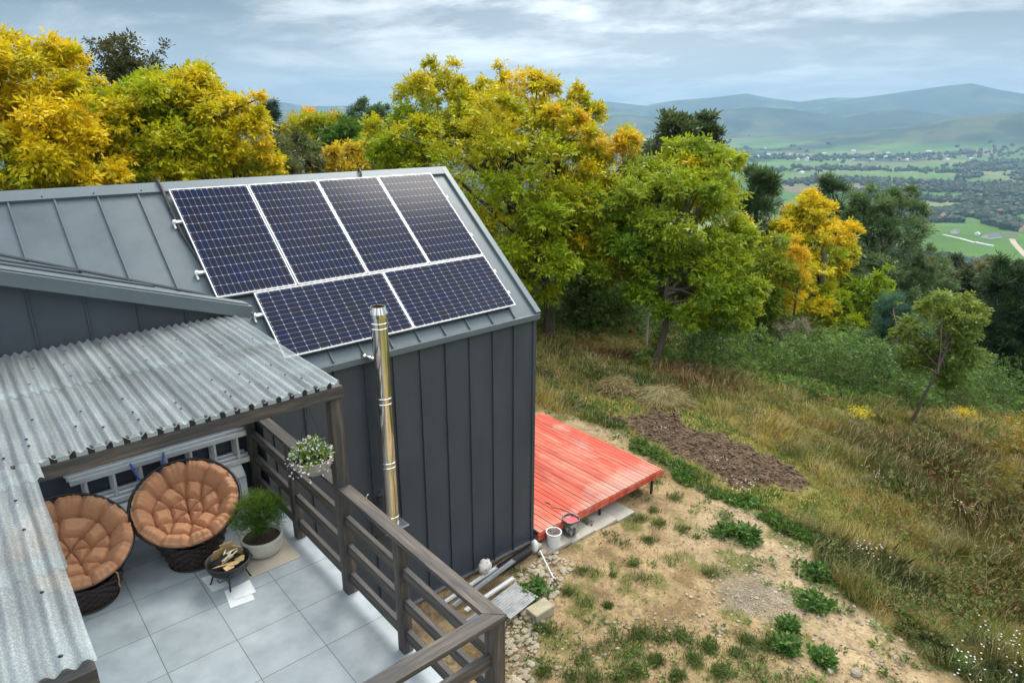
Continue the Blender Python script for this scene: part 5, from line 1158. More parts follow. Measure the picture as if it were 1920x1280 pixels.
# ---------------------------------------------------------------- red deck
DZ = -2.50
dk = thing('deck', (1.8, 2.5, -2.9), 'red painted board deck on thin metal legs beside the house', 'deck')
d = MB(); rr = random.Random(9); xa, xb = .06, 3.62; ya, yb_ = -.14, 5.0; GP = .004; x = xa; k = 0
yb2 = 3.6
while x < xb-.02:
    w_ = .116; jy = [2.35, 1.2, 3.1][k % 3] if k % 4 == 1 else None; x2 = min(x+w_, xb)
    zt = DZ+rr.uniform(-.003, .003)
    if jy: d.box((x+GP, ya, DZ-.03), (x2-GP, jy-.004, zt)).box((x+GP, jy+.004, DZ-.03), (x2-GP, yb2, zt+.002))
    else: d.box((x+GP, ya, DZ-.03), (x2-GP, yb2, zt))
    x += w_+.001; k += 1
def board_tint(m_, w_):
    t = m_.node_tree; b = t.nodes['Principled BSDF']; l = b.inputs['Base Color'].links[0].from_socket
    tcn = t.nodes.new('ShaderNodeTexCoord'); sp = t.nodes.new('ShaderNodeSeparateXYZ'); t.links.new(tcn.outputs['Object'], sp.inputs[0])
    a1 = t.nodes.new('ShaderNodeMath'); a1.operation = 'DIVIDE'; a1.inputs[1].default_value = w_; t.links.new(sp.outputs[0], a1.inputs[0]); a2 = t.nodes.new('ShaderNodeMath'); a2.operation = 'FLOOR'; t.links.new(a1.outputs[0], a2.inputs[0])
    wn = t.nodes.new('ShaderNodeTexWhiteNoise'); wn.noise_dimensions = '1D'; t.links.new(a2.outputs[0], wn.inputs['W'])
    mr = t.nodes.new('ShaderNodeMapRange'); mr.inputs[3].default_value = .80; mr.inputs[4].default_value = 1.14; t.links.new(wn.outputs['Value'], mr.inputs[0])
    n = t.nodes.new('ShaderNodeTexNoise'); n.inputs['Scale'].default_value = 1.1; n.inputs['Detail'].default_value = 7; t.links.new(tcn.outputs['Object'], n.inputs['Vector'])
    ye = t.nodes.new('ShaderNodeMapRange'); ye.inputs[1].default_value = -1.9; ye.inputs[2].default_value = -2.55; ye.inputs[3].default_value = 0; ye.inputs[4].default_value = .22; t.links.new(sp.outputs[1], ye.inputs[0])
    ad = t.nodes.new('ShaderNodeMath'); ad.operation = 'ADD'; t.links.new(n.outputs[0], ad.inputs[0]); t.links.new(ye.outputs[0], ad.inputs[1])
    wr = t.nodes.new('ShaderNodeMapRange'); wr.inputs[1].default_value = .60; wr.inputs[2].default_value = .74; wr.inputs[4].default_value = .75; t.links.new(ad.outputs[0], wr.inputs[0])
    mxw = t.nodes.new('ShaderNodeMix'); mxw.data_type = 'RGBA'; t.links.new(wr.outputs[0], mxw.inputs[0]); t.links.new(l, mxw.inputs[6]); mxw.inputs[7].default_value = (.50, .27, .21, 1)
    sc = t.nodes.new('ShaderNodeVectorMath'); sc.operation = 'SCALE'; t.links.new(mxw.outputs[2], sc.inputs[0]); t.links.new(mr.outputs[0], sc.inputs['Scale']); t.links.new(sc.outputs[0], b.inputs['Base Color'])
board_tint(M_red, .117)
d.build('boards', M_red, dk, bevel=.003)
board('edge_beam', (xa-.03, ya+.01, DZ-.095), (xb+.03, ya+.01, DZ-.095), .05, .125, M_red, dk)
board('edge_beam', (xb-.01, ya+.05, DZ-.095), (xb-.01, yb2, DZ-.095), .05, .12, M_red, dk)
for y in (.9, 1.9, 2.9): board('joist', (xa, y, DZ-.09), (xb-.05, y, DZ-.09), .05, .11, M_wood, dk)
for lx, ly in ((1.72, -.10), (3.38, -.08), (3.45, 1.8), (3.45, 3.5), (.12, -.09)):
    z0 = hz(lx, ly)-.05; MB().box((lx-.02, ly-.02, z0), (lx+.02, ly+.02, DZ-.035 if False else DZ-.16)).build('leg', M_black, dk)
for k, (xa_, xb_) in enumerate(((-.02, .60), (.62, 1.24), (1.26, 1.88), (1.90, 2.42))):
    z = hz((xa_+xb_)/2, -.1)
    o = MB().box((xa_, -.42, z-.02), (xb_, .16, z+.045)).build('concrete_slab', M_slab, None, bevel=.006)
    tag(o, ['pale square slab under the deck, nearest the house wall', 'pale square slab under the dark bucket', 'pale square slab under the deck behind its middle leg', 'pale slab under the deck, farthest from the house'][k], 'slab', 'slabs under the deck')
zs0 = hz(.3, -.1)+.046
bk = thing('bucket', (.26, -.30, zs0), 'white plastic bucket full of rubble on the first slab', 'bucket', 'buckets under the deck')
MB().lathe([(0, 0), (.105, 0), (.135, .27), (.145, .27), (.145, .285), (.128, .285), (.10, .02)], (.26, -.30, zs0), 28).build('pail', M_white, bk, smooth=False)
m_ = MB(); rr = random.Random(4)
for q in range(40): a = rr.uniform(0, 6.28); q_ = rr.random()*.11; m_.ico((.26+q_*math.cos(a), -.30+q_*math.sin(a), zs0+.27+rr.uniform(0, .03)), rr.uniform(.012, .03), 1, .2, (1,1,1), rr)
m_.build('rubble', material('mauve_rubble', (.22, .15, .14), .9, var=.4, scale=20), bk)
bk2 = thing('bucket', (.78, -.22, zs0), 'grey mortar stained bucket with a red rim on the second slab', 'bucket', 'buckets under the deck')
MB().lathe([(0, 0), (.12, 0), (.155, .29), (.165, .29), (.165, .30), (.148, .30), (.11, .03)], (.78, -.22, zs0), 28).build('pail', material('stained_bucket', (.06, .06, .06), .7, var=.3, scale=9, col2=(.38, .38, .37), c2=(.45, .6)), bk2)
MB().lathe([(0, .26), (.14, .262)], (.78, -.22, zs0), 24).build('contents', material('red_paint', (.55, .03, .04), .4), bk2)
rope = MB().tube([(.82, .52, DZ+.02), (.86, .40, DZ+.012), (.80, .30, DZ+.012), (.90, .18, DZ+.01), (.93, 0, DZ+.012), (.94, -.16, DZ-.005), (.93, -.19, -2.68), (.95, -.22, -2.80), (1.02, -.42, -2.905), (1.4, -.55, -2.93), (1.75, -.45, -2.96)], .010, 6).build('rope', material('hemp_rope', (.35, .27, .17), .9), None, smooth=True)
tag(rope, 'thin rope lying over the red deck edge and hanging to the ground', 'rope')

# ---------------------------------------------------------------- junk at the house corner
def gz(x, y, d=0): return hz(x, y)+d
prof_ = [('metal_profile', (-2.05, -.52), (-.62, -.50), .06, .03, M_galv), ('metal_profile', (-1.95, -.62), (-.70, -.60), .05, .03, M_galv), ('metal_profile', (-1.9, -.43), (-.8, -.38), .05, .03, M_white)]
labs = ['long grey metal profile lying against the house foot', 'second metal profile lying on the junk heap', 'white trim strip on the junk heap by the foundation', 'grey metal profile crossing the heap', 'pale metal profile nearest the yard']
pl = [((-2.1, -.50, .10), (-.72, -.34, .20), .085, M_galv), ((-2.0, -.66, .07), (-.95, -.60, .12), .07, M_white), ((-2.2, -.30, .06), (-1.0, -.24, .16), .06, M_white), ((-2.2, -.86, .05), (-1.15, -.80, .08), .08, M_galv), ((-2.05, -1.02, .05), (-1.0, -.98, .09), .09, M_white)]
for k, (a, b_, w_, mt) in enumerate(pl):
    za = gz(a[0], a[1]); zb = gz(b_[0], b_[1]); p0 = (a[0], a[1], za+a[2]); p1 = (b_[0], b_[1], zb+b_[2]); F = fr(p0, p1); L = (Vector(p1)-Vector(p0)).length
    m_ = MB().box((0, -w_/2, 0), (L, w_/2, .004), F).box((0, -w_/2, .004), (L, -w_/2+.003, .03), F).box((0, w_/2-.003, .004), (L, w_/2, .03), F).box((0, -.008, .004), (L, .008, .016), F)
    tag(m_.build('metal_profile', mt, None), labs[k], 'metal profile', 'metal profiles heaped by the foundation')
sheetm = MB()
for k in range(60):
    x0_ = k*.014; sheetm.add([(x0_, 0, .008*math.sin(k*1.05)), (x0_+.014, 0, .008*math.sin((k+1)*1.05)), (x0_+.014, .42, .008*math.sin((k+1)*1.05)), (x0_, .42, .008*math.sin(k*1.05))], [(0,1,2,3)])
Msh = Matrix.Translation((-1.62, -1.34, gz(-1.3, -1.2)+.11)) @ Matrix.Rotation(R(90), 4, 'Z') @ Matrix.Rotation(R(4), 4, 'Y')
sheetm.v = [tuple(Matrix.Translation((-1.62, -1.30, gz(-1.3, -1.2)+.12)) @ Matrix.Rotation(R(8), 4, 'Z') @ Vector((v_[1]*1.6, v_[0]*.6, v_[2]))) for v_ in sheetm.v]
tag(sheetm.build('corrugated_offcut', material('dull_offcut', (.30, .31, .31), .5, .3, var=.35, scale=5), None, smooth=True), 'ribbed pale metal offcut lying on the heap beside the terrace corner', 'metal sheet')
pb = (-1.12, -1.36, gz(-1.12, -1.36)+.09); tag(MB().box((-1.32, -1.55, pb[2]-.10), (-.92, -1.30, pb[2]+.07)).build('block', material('yellowish_block', (.36, .32, .22), .9, var=.25, scale=6), None, bevel=.012), 'yellowish white building block at the end of the metal heap', 'block')
rag = MB().ico((-1.27, -.22, gz(-1.27, -.22)+.30), .12, 3, .16, (1, .7, 1.1), random.Random(2)).build('rag', material('white_rag', (.72, .66, .63), .9, var=.1, scale=14, col2=(.55, .12, .13), c2=(.60, .68)), None, smooth=True); tag(rag, 'crumpled white and red rag lying against the foundation', 'rag')
bag = MB().ico((-.13, -.22, gz(-.13, -.22)+.16), .10, 3, .14, (.6, .7, 1.3), random.Random(3)).build('plastic_bag', M_white, None, smooth=True); tag(bag, 'white plastic bag at the house corner beside the mesh pipe', 'bag')
tag(MB().ico((-.02, -.20, gz(0, -.2)+.09), .075, 3, .05, (1, .9, .8), random.Random(5)).build('stone', M_stone, None, smooth=True), 'round white stone next to the slab at the house corner', 'stone')
pts = [(-1.02, -.28, gz(-1, -.28)+.13), (-.72, -.26, gz(-.7, -.26)+.13), (-.42, -.22, gz(-.4, -.2)+.12), (-.24, -.20, gz(-.2, -.2)+.12)]
mp_ = MB(); n_ = 48
P0 = [Vector(pts[0]).lerp(Vector(pts[-1]), i/n_) for i in range(n_+1)]; mp_.tube(P0, [.085 if i % 2 else .074 for i in range(n_+1)], 14)
tag(mp_.build('drain_pipe', M_black, None), 'black ribbed drain pipe lying along the foundation', 'pipe')
pp0 = (-0.111, -0.332, -2.807); pp1 = (-0.402, -0.988, -2.811); pp2 = (-0.473, -1.238, -2.814)
wp = thing('thin_pipe', pp0, 'thin white pipe with a black end lying on the rubble', 'pipe')
MB().tube([(pp0[0], pp0[1], hz(*pp0[:2])+.10), (pp1[0], pp1[1], hz(*pp1[:2])+.05)], .014, 8).build('tube', M_white, wp); MB().tube([(pp1[0], pp1[1], hz(*pp1[:2])+.05), (pp2[0], pp2[1], hz(*pp2[:2])+.03)], .012, 8).build('black_end', M_black, wp)

# ---------------------------------------------------------------- small things on the terrace
mat_o = MB().add([(-5.33, -1.40, .001), (-4.75, -1.40, .001), (-4.75, -.86, .001), (-5.30, -.86, .001), (-5.33, -1.40, .008), (-4.75, -1.40, .008), (-4.75, -.86, .008), (-5.30, -.86, .008)], [(0,1,2,3), (7,6,5,4), (0,4,5,1), (1,5,6,2), (2,6,7,3), (3,7,4,0)]).build('floor_board', material('beige_board', (.47, .42, .34), .8, var=.06, scale=5), None)
tag(mat_o, 'flat beige board under the planted pot', 'board')
pc = (-5.03, -1.03, .008)
pot = thing('plant_pot', pc, 'wide low pale pot filled with dark soil beside the right chair', 'pot')
MB().lathe([(0, 0), (.15, 0), (.19, .03), (.225, .12), (.222, .19), (.228, .215), (.205, .218), (.20, .17), (.0, .16)], pc, 40).build('bowl', M_pot, pot, smooth=True)
m_ = MB().lathe([(0, .185), (.10, .182), (.203, .175)], pc, 32); m_.build('soil', M_soil, pot)
rg3 = np.random.default_rng(8)
con = thing('dwarf_conifer', (pc[0], pc[1], .19), 'small bushy bright green conifer growing in the pale pot', 'plant')
tr = MB().tube([(pc[0], pc[1], .17), (pc[0]-.02, pc[1]+.01, .28), (pc[0]+.02, pc[1]-.01, .42), (pc[0]+.01, pc[1], .60)], [.022, .018, .014, .006], 7)
Pn = []; An = []
puffs = [(0, 0, .62, .17), (.13, -.02, .55, .14), (-.12, .03, .56, .13), (.03, -.1, .52, .14), (.2, .0, .48, .11), (-.2, -.02, .46, .10), (-.10, -.10, .42, .11), (.12, -.13, .42, .10), (0, .0, .34, .08), (.02, .12, .52, .12), (-.02, -.06, .30, .06)]
for q in puffs:
    c0 = np.array([pc[0]+q[0], pc[1]+q[1], q[2]]); n = int(1500*q[3]); d_ = norm(rg3.normal(size=(n, 3))+np.array([0, 0, .5])); Pn.append(c0+d_*q[3]*rg3.uniform(.35, .95, (n, 1))*np.array([1, 1, .7])); An.append(norm(d_+rg3.normal(size=(n, 3))*.35+np.array([0, 0, .35])))
    tr.tube([(pc[0], pc[1], .34+.3*rg3.random()*(q[2]-.3)), tuple(c0)], [.009, .004], 5)
tr.build('trunk', M_bark, con, smooth=True)
Pn = np.concatenate(Pn); An = np.concatenate(An)
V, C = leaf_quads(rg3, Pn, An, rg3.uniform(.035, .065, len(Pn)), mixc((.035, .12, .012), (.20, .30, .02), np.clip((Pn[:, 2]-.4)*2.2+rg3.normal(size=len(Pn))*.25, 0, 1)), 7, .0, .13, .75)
fast_mesh('spray_mass', V, 4, M_leaf, C, con, (pc[0], pc[1], .19))
fb = (-5.48, -1.30, 0)
bowl = thing('fire_bowl', fb, 'black metal fire bowl on short legs between chair and pot', 'fire bowl')
MB().lathe([(0, .10), (.09, .105), (.16, .14), (.20, .19), (.215, .26), (.222, .262), (.222, .27), (.208, .27), (.19, .20), (.15, .155), (0, .125)], fb, 36).build('pan', M_black, bowl, smooth=True)
for a in (R(250), R(340), R(160), R(70)):
    MB().tube([(fb[0]+.14*math.cos(a), fb[1]+.14*math.sin(a), .15), (fb[0]+.19*math.cos(a), fb[1]+.19*math.sin(a), .02), (fb[0]+.20*math.cos(a), fb[1]+.20*math.sin(a), .006)], .009, 6).build('leg', M_black, bowl)
    if a in (R(250),): pass
for sx in (-1, 1): MB().tube([(fb[0]+sx*.12-.05, fb[1]-.18, .20), (fb[0]+sx*.12-.05, fb[1]-.235, .205), (fb[0]+sx*.12+.05, fb[1]-.235, .205), (fb[0]+sx*.12+.05, fb[1]-.18, .20)] if sx < 0 else [(fb[0]+.19, fb[1]+.06, .21), (fb[0]+.24, fb[1]+.05, .21), (fb[0]+.24, fb[1]-.03, .21), (fb[0]+.2, fb[1]-.04, .21)], .007, 6).build('handle', M_black, bowl)
cards = [((-.07, .10, .30), (.13, .19), 15, -60, 5), ((.05, .13, .31), (.15, .20), -5, -68, -4), ((.13, .06, .29), (.11, .18), -35, -62, 12), ((-.09, -.04, .25), (.10, .14), 40, -20, 20), ((.02, -.07, .245), (.14, .09), -10, -8, 4), ((.10, -.05, .25), (.09, .12), 60, -25, -10), ((-.03, -.12, .25), (.12, .07), 20, 8, 12), ((.0, .02, .26), (.1, .13), 75, -30, 10)]
for k, (p, s, az_, tl, ro) in enumerate(cards):
    Mx = Matrix.Translation(Vector(fb)+Vector(p)) @ Euler((R(tl), R(ro), R(az_)), 'XYZ').to_matrix().to_4x4()
    a, b_ = s[0]/2, s[1]/2; poly = [(-a, -b_), (a*.6, -b_*.9), (a, -b_*.3), (a*.8, b_*.5), (a*.9, b_), (-a*.2, b_*.9), (-a*.8, b_), (-a*.9, b_*.2)]
    m_ = MB(); prism(m_, poly, -.002, .002); m_.v = [tuple(Mx @ Vector(v_)) for v_ in m_.v]
    tag(m_.build('cardboard_piece', M_card, None), ['torn upright cardboard piece at the left back of the fire bowl', 'largest upright cardboard piece at the back of the fire bowl', 'upright cardboard piece leaning at the right back of the fire bowl', 'small flat cardboard scrap at the left of the fire bowl', 'flat cardboard scrap at the front middle of the fire bowl', 'curled cardboard scrap at the right of the fire bowl', 'narrow cardboard scrap on the front rim of the fire bowl', 'cardboard scrap in the centre of the fire bowl'][k], 'cardboard', 'cardboard pieces in the fire bowl')
rs = random.Random(12)
for k in range(7):
    a = rs.uniform(0, 3.14); c0 = Vector(fb)+Vector((rs.uniform(-.06, .08), rs.uniform(-.03, .07), .285+.008*k)); d_ = Vector((math.cos(a), math.sin(a), rs.uniform(-.1, .5)))*.05
    tag(MB().tube([c0-d_, c0+d_], .007, 5).build('wood_stick', material('pale_kindling', (.62, .55, .42), .8) if k == 0 else bpy.data.materials['pale_kindling'], None), 'pale kindling stick lying on the cardboard in the fire bowl', 'stick', 'kindling in the fire bowl')
for k, (pts_, lab) in enumerate((([(-5.71, -1.06), (-5.69, -1.36), (-5.52, -1.37), (-5.54, -1.08)], 'folded paper with blue print sticking out left of the fire bowl'), ([(-5.55, -1.45), (-5.33, -1.42), (-5.35, -1.66), (-5.56, -1.63)], 'white paper sheet in front of the fire bowl, upper one'), ([(-5.59, -1.42), (-5.63, -1.72), (-5.40, -1.75), (-5.37, -1.46)], 'white paper sheet partly under the other sheet'))):
    z = (.006, .009, .003)[k]; m_ = MB(); pl_ = pts_ if k != 1 else pts_[::-1]; prism(m_, pl_, .001+z-.002, z+.002)
    tag(m_.build('paper_sheet', M_paper if k else material('printed_paper', (.70, .74, .76), .6, var=.05, scale=9, col2=(.15, .45, .6), c2=(.58, .66)), None), lab, 'paper', 'papers under the fire bowl')
# hanging flower basket
hb = (-4.80, -2.20, 1.48); hb = (-4.887, -2.316, 1.597)
hk = thing('hanging_basket', hb, 'taupe woven plastic basket hanging from the canopy beam beside the post', 'hanging basket')
bs = MB(); nb = 44; nz = 12
for i in range(nz+1):
    t = i/nz; r_ = .165*math.sin(math.acos(1-t*.98) if t < 1 else math.pi/2)
pr = [(.165*math.sqrt(max(0, 1-(1-i/nz)**2.2))+.012, .17*i/nz) for i in range(nz+1)]
vs = []; 
for i, (r_, z_) in enumerate(pr):
    for j in range(nb): a = 2*math.pi*j/nb; q = .0035*(1 if (i+j) % 2 else -1); vs.append((hb[0]+(r_+q)*math.cos(a), hb[1]+(r_+q)*math.sin(a), hb[2]-.11+z_))
bs.add(vs, [(i*nb+j, i*nb+(j+1) % nb, (i+1)*nb+(j+1) % nb, (i+1)*nb+j) for i in range(nz) for j in range(nb)]+[tuple(range(nb))[::-1]])
bs.build('basket', M_basket, hk); MB().tube([(hb[0]+.177*math.cos(a), hb[1]+.177*math.sin(a), hb[2]+.06) for a in np.linspace(0, 6.2832, 41)], .008, 6, caps=False).build('rim', M_basket, hk)
MB().lathe([(0, .03), (.165, .03)], hb, 24).build('soil', M_soil, hk)
top_h = (hb[0]+.02, -2.27, 2.17)
for a in (R(80), R(200), R(320)): MB().tube([(hb[0]+.17*math.cos(a), hb[1]+.17*math.sin(a), hb[2]+.06), top_h], .0028, 4).build('chain', M_black, hk)
MB().tube([top_h, (top_h[0], -2.30, 2.19)], .006, 5).build('hook', M_black, hk)
fl = thing('flowering_plant', (hb[0], hb[1], hb[2]+.03), 'green plant with many tiny white flowers in the hanging basket', 'plant')
n = 420; d_ = norm(rg3.normal(size=(n, 3))+np.array([0, 0, .8])); Pq = np.array(hb)+np.array([0, 0, .07])+d_*np.array([.16, .16, .12])*rg3.uniform(.4, 1.1, (n, 1))
V, C = leaf_quads(rg3, Pq, norm(d_+rg3.normal(size=(n, 3))*.4), rg3.uniform(.022, .04, n), mixc((.09, .20, .02), (.34, .42, .06), rg3.random(n)), 4, .1, .65, 1.0); fast_mesh('spray_mass', V, 4, M_leaf, C, fl, (hb[0], hb[1], hb[2]+.03))
n = 330; d_ = norm(rg3.normal(size=(n, 3))+np.array([0, 0, .6])); Pq = np.array(hb)+np.array([0, 0, .07])+d_*np.array([.19, .19, .16])*rg3.uniform(.75, 1.1, (n, 1))
k = rg3.random(n) < .4; Pq[k] += np.array([-.10, -.06, -.09])*rg3.random((k.sum(), 1))
V, C = leaf_quads(rg3, Pq, norm(d_+rg3.normal(size=(n, 3))*.6), np.full(n, .0115), np.full((n, 3), .80), 5, .0, .9, 1.2); fast_mesh('blossoms', V, 4, M_grass, np.clip(C, .6, .85), fl, (hb[0], hb[1], hb[2]+.03))

# ---------------------------------------------------------------- the valley: woods, houses, tracks
def blobs(name, X, Y, S, hgt, col, label, seed):
    bm = bmesh.new(); bmesh.ops.create_icosphere(bm, subdivisions=1, radius=1); bv = np.array([v_.co for v_ in bm.verts]); bf = np.array([[v_.index for v_ in f.verts] for f in bm.faces]); bm.free()
    rg = np.random.default_rng(seed); n = len(X); Z = H(X, Y); tri = bv[bf.ravel()]
    D = 1+rg.normal(size=(n, len(bv)))*.16; V = tri[None]*D[:, bf.ravel()][:, :, None]*np.stack([S, S, hgt], -1)[:, None, :]
    V[:, :, 2] += hgt[:, None]*.6; V += np.stack([X, Y, Z], -1)[:, None, :]
    fc = np.repeat(col, len(bf), axis=0)*rg.uniform(.8, 1.2, (n*len(bf), 1)); return stuff(fast_mesh(name, V.reshape(-1, 3), 3, M_leaf, np.clip(fc, 0, 1)), label, 'woods')
rgv = np.random.default_rng(123)
n = 60000; u = rgv.random(n); r = 560*(6500/560)**u; a = np.radians(rgv.uniform(38, 80, n)); X = CAM.x+r*np.sin(a); Y = CAM.y+r*np.cos(a)
mk = {k: np.zeros(n) for k in ('dirt', 'till', 'mown', 'grav', 'lowg', 'red', 'gp', 'brown', 'hedge', 'strip')}; mk['near'] = np.zeros(n, bool)
_, wd = ground_color(X, Y, mk, H(X, Y)); k = (rgv.random(n) < wd*.5+.0015); X, Y, r = X[k], Y[k], r[k]
k = (poly_sd(FARM_C, X, Y) > 15) & ((r < 3300) | (rgv.random(len(X)) < .08)) & (H(X, Y) < -165); X, Y, r = X[k], Y[k], r[k]
# tree rows traced along the hedges of the photograph
ROWS = [([(1590.224, 542.946), (1706.956, 476.796), (1882.699, 396.578)], 260, 26), ([(1655.539, 636.019), (1709.149, 519.777), (1865.097, 459.371), (1840.208, 386.547)], 220, 30), ([(2246.759, 655.183), (2424.042, 624.643), (2343.41, 536.898)], 170, 30), ([(1941.177, 671.839), (1970.324, 557.196), (2010.037, 426.64)], 170, 45), ([(2023.962, 1111.165), (2271.531, 1022.614), (2402.077, 841.113), (2556.281, 555.597)], 320, 60), ([(2416.069, 1421.42), (2779.724, 1259.445), (2959.894, 968.97), (3389.95, 752.409)], 300, 70), ([(3246.107, 946.666), (3753.439, 950.125), (4044.665, 906.973)], 160, 60), ([(3112.448, 1781.705), (3658.251, 1558.292), (4597.42, 1037.467)], 300, 150), ([(1705.372, 445.749), (1611.826, 332.631)], 130, 18), ([(1475.437, 510.812), (1582.649, 448.516)], 100, 12), ([(1072.936, 310.268), (1105.116, 259.859), (1107.884, 213.661)], 300, 40), ([(1128.073, 420.955), (1120.894, 370.576), (1114.238, 323.869)], 120, 25), ([(1607.856, 398.905), (1527.924, 312.824)], 70, 10)]
Xr, Yr = [X], [Y]
for pts_, cnt, sp in ROWS:
    P = np.array(pts_); seg = np.hypot(*np.diff(P, axis=0).T); cs = np.concatenate([[0], np.cumsum(seg)]); u = rgv.random(cnt)*cs[-1]
    Xr.append(np.interp(u, cs, P[:, 0])+rgv.normal(size=cnt)*sp*.6); Yr.append(np.interp(u, cs, P[:, 1])+rgv.normal(size=cnt)*sp*.6)
X = np.concatenate(Xr); Y = np.concatenate(Yr); r = np.hypot(X-CAM.x, Y-CAM.y); S = rgv.uniform(3.5, 7.5, len(X))*(1+r/7000); hgt = S*rgv.uniform(.8, 1.2, len(X))
col = mixc((.03, .07, .035), (.065, .10, .04), rgv.random(len(X))); k = rgv.random(len(X)) < .08; col[k] = (.12, .10, .05)
blobs('far_woods', X, Y, S, hgt, col, 'far woods and hedgerows spread over the valley floor', 3)
print('valley trees', len(X))
# wooded slope between the garden trees and the valley
n = 3600; r = rgv.uniform(75, 560, n); a = np.radians(rgv.uniform(42, 84, n)); X = CAM.x+r*np.sin(a); Y = CAM.y+r*np.cos(a)
S = rgv.uniform(2.6, 4.6, n); hgt = S*rgv.uniform(.9, 1.3, n); col = mixc((.035, .06, .02), (.13, .14, .05), rgv.random(n)**1.5)
def puffs_leafy(name, X, Y, S, hg, col, label, seed, per=46, qs=.42):
    rg = np.random.default_rng(seed); n = len(X); Z = H(X, Y); i = np.repeat(np.arange(n), per); d = norm(rg.normal(size=(len(i), 3))+np.array([0, 0, .5]))
    P = np.stack([X[i], Y[i], Z[i]+hg[i]*1.1], -1)+d*np.stack([S[i], S[i], hg[i]], -1)*rg.uniform(.65, 1.05, (len(i), 1)); A = norm(d+rg.normal(size=(len(i), 3))*.5)
    V, C = leaf_quads(rg, P, A, S[i]*qs*rg.uniform(.7, 1.2, len(i)), col[i]*rg.uniform(.75, 1.25, (len(i), 1)), 1, .3, .8, 1.3, curl=.6); return stuff(fast_mesh(name, V, 4, M_leaf, C), label, 'woods')
k = r < 210
puffs_leafy('slope_woods', X[k], Y[k], S[k], hgt[k], col[k], 'dense mixed wood covering the slope below the garden', 5, 210, .20)
puffs_leafy('slope_woods', X[~k], Y[~k], S[~k], hgt[~k], col[~k], 'dense mixed wood on the lower slope that falls to the valley', 6, 70, .33)
# houses
def far_house(p, w_, d_, h_, rot, wallc, roofc, label, group=None, name='farm_house'):
    z = float(H(np.array([p[0]]), np.array([p[1]]))[0]); o = thing(name, (p[0], p[1], z), label, 'house', group); o.rotation_euler = (0, 0, rot)
    a, b_ = w_/2, d_/2; rh = d_*.32
    ROOT[o.name] = (0, 0, 0)
    MB().add([(-a, -b_, -1), (a, -b_, -1), (a, b_, -1), (-a, b_, -1), (-a, -b_, h_), (a, -b_, h_), (a, b_, h_), (-a, b_, h_), (-a, 0, h_+rh), (a, 0, h_+rh)], [(0,1,5,4), (1,2,6,9,5), (2,3,7,6), (3,0,4,8,7), (4,5,9,8), (6,7,8,9)]).build('walls', wallc, o)
    e = .5; MB().add([(-a-e, -b_-e, h_-.2), (a+e, -b_-e, h_-.2), (a+e, 0, h_+rh+.15), (-a-e, 0, h_+rh+.15), (a+e, b_+e, h_-.2), (-a-e, b_+e, h_-.2), (-a-e, -b_-e, h_-.5), (a+e, -b_-e, h_-.5), (a+e, b_+e, h_-.5), (-a-e, b_+e, h_-.5)], [(0,1,2,3), (3,2,4,5), (6,7,1,0), (5,4,8,9)]).build('roof', roofc, o)
    return o
C_w = material('white_render', (.75, .74, .72), .8, var=.05); C_c = material('cream_render', (.6, .52, .42), .8, var=.05); R_r = material('red_tiles', (.36, .10, .06), .8, var=.15); R_g = material('grey_tiles', (.12, .13, .15), .7, var=.15); R_w = material('pale_sheet_roof', (.62, .65, .68), .5, var=.05); R_d = material('rust_sheet_roof', (.28, .15, .11), .8, var=.1)
HS = [((1636.731, 536.054, -200.0), 17, 11, 5, .2, C_w, R_w, 'white walled farmhouse with pale roof, leftmost of the roadside village'), ((1630.945, 508.573, -200.0), 19, 11, 5, .5, C_w, R_w, 'pale roofed farmhouse, second from the left in the roadside village'), ((1632.447, 486.292, -200.0), 24, 12, 5, .3, C_c, R_r, 'long red roofed farmhouse in the roadside village'), ((1631.315, 466.667, -200.0), 14, 9, 4, .9, C_w, R_d, 'small rust roofed house at the right end of the roadside village'),
 ((1808.043, 583.565, -200.0), 22, 11, 5, .3, C_w, R_d, 'white house with rusty roof in the trees above the village'), ((1808.633, 623.16, -200.0), 14, 9, 4, .1, C_c, R_r, 'small red roofed house half hidden by the willow'), ((1964.498, 491.913, -200.0), 24, 13, 6, .4, C_w, R_d, 'large white house with rusty roof among the trees at right'), ((1941.388, 471.24, -200.0), 18, 11, 5, 1.0, C_c, R_d, 'cream house right beside the large white house'),
 ((1410.028, 337.668, -200.0), 36, 15, 3.5, -.25, C_w, R_g, 'long low grey farm barn in the bright green field'), ((1453.043, 323.036, -200.0), 26, 8, 3.5, -.7, C_c, R_g, 'narrow dark shed at the right end of the farm barn'), ((1418.67, 397.486, -200.0), 22, 12, 4, .2, C_w, R_g, 'dark roofed farm building left of the long barn'), ((1423.482, 362.913, -200.0), 12, 8, 3, .2, C_w, R_w, 'small white shed between the farm buildings'), ((1536.407, 321.468, -200.0), 24, 14, 7, .4, C_c, R_r, 'red roofed house at the right edge by the dirt track'),
 ((3181.861, 1568.512, -200.0), 38, 18, 15, .4, C_w, R_w, 'big white building standing out in the middle of the valley'), ((3148.544, 1596.032, -200.0), 18, 13, 11, .2, C_w, R_w, 'smaller white building left of the big white one'), ((2458.792, 1224.697, -200.0), 30, 14, 6, .1, C_w, R_w, 'white shed alone in the field below the big white building'), ((2183.527, 1171.989, -200.0), 40, 20, 7, .3, C_c, R_d, 'cream shed in the valley near the dark pine')]
for q in HS: far_house(*q[:8], group='houses of the valley')
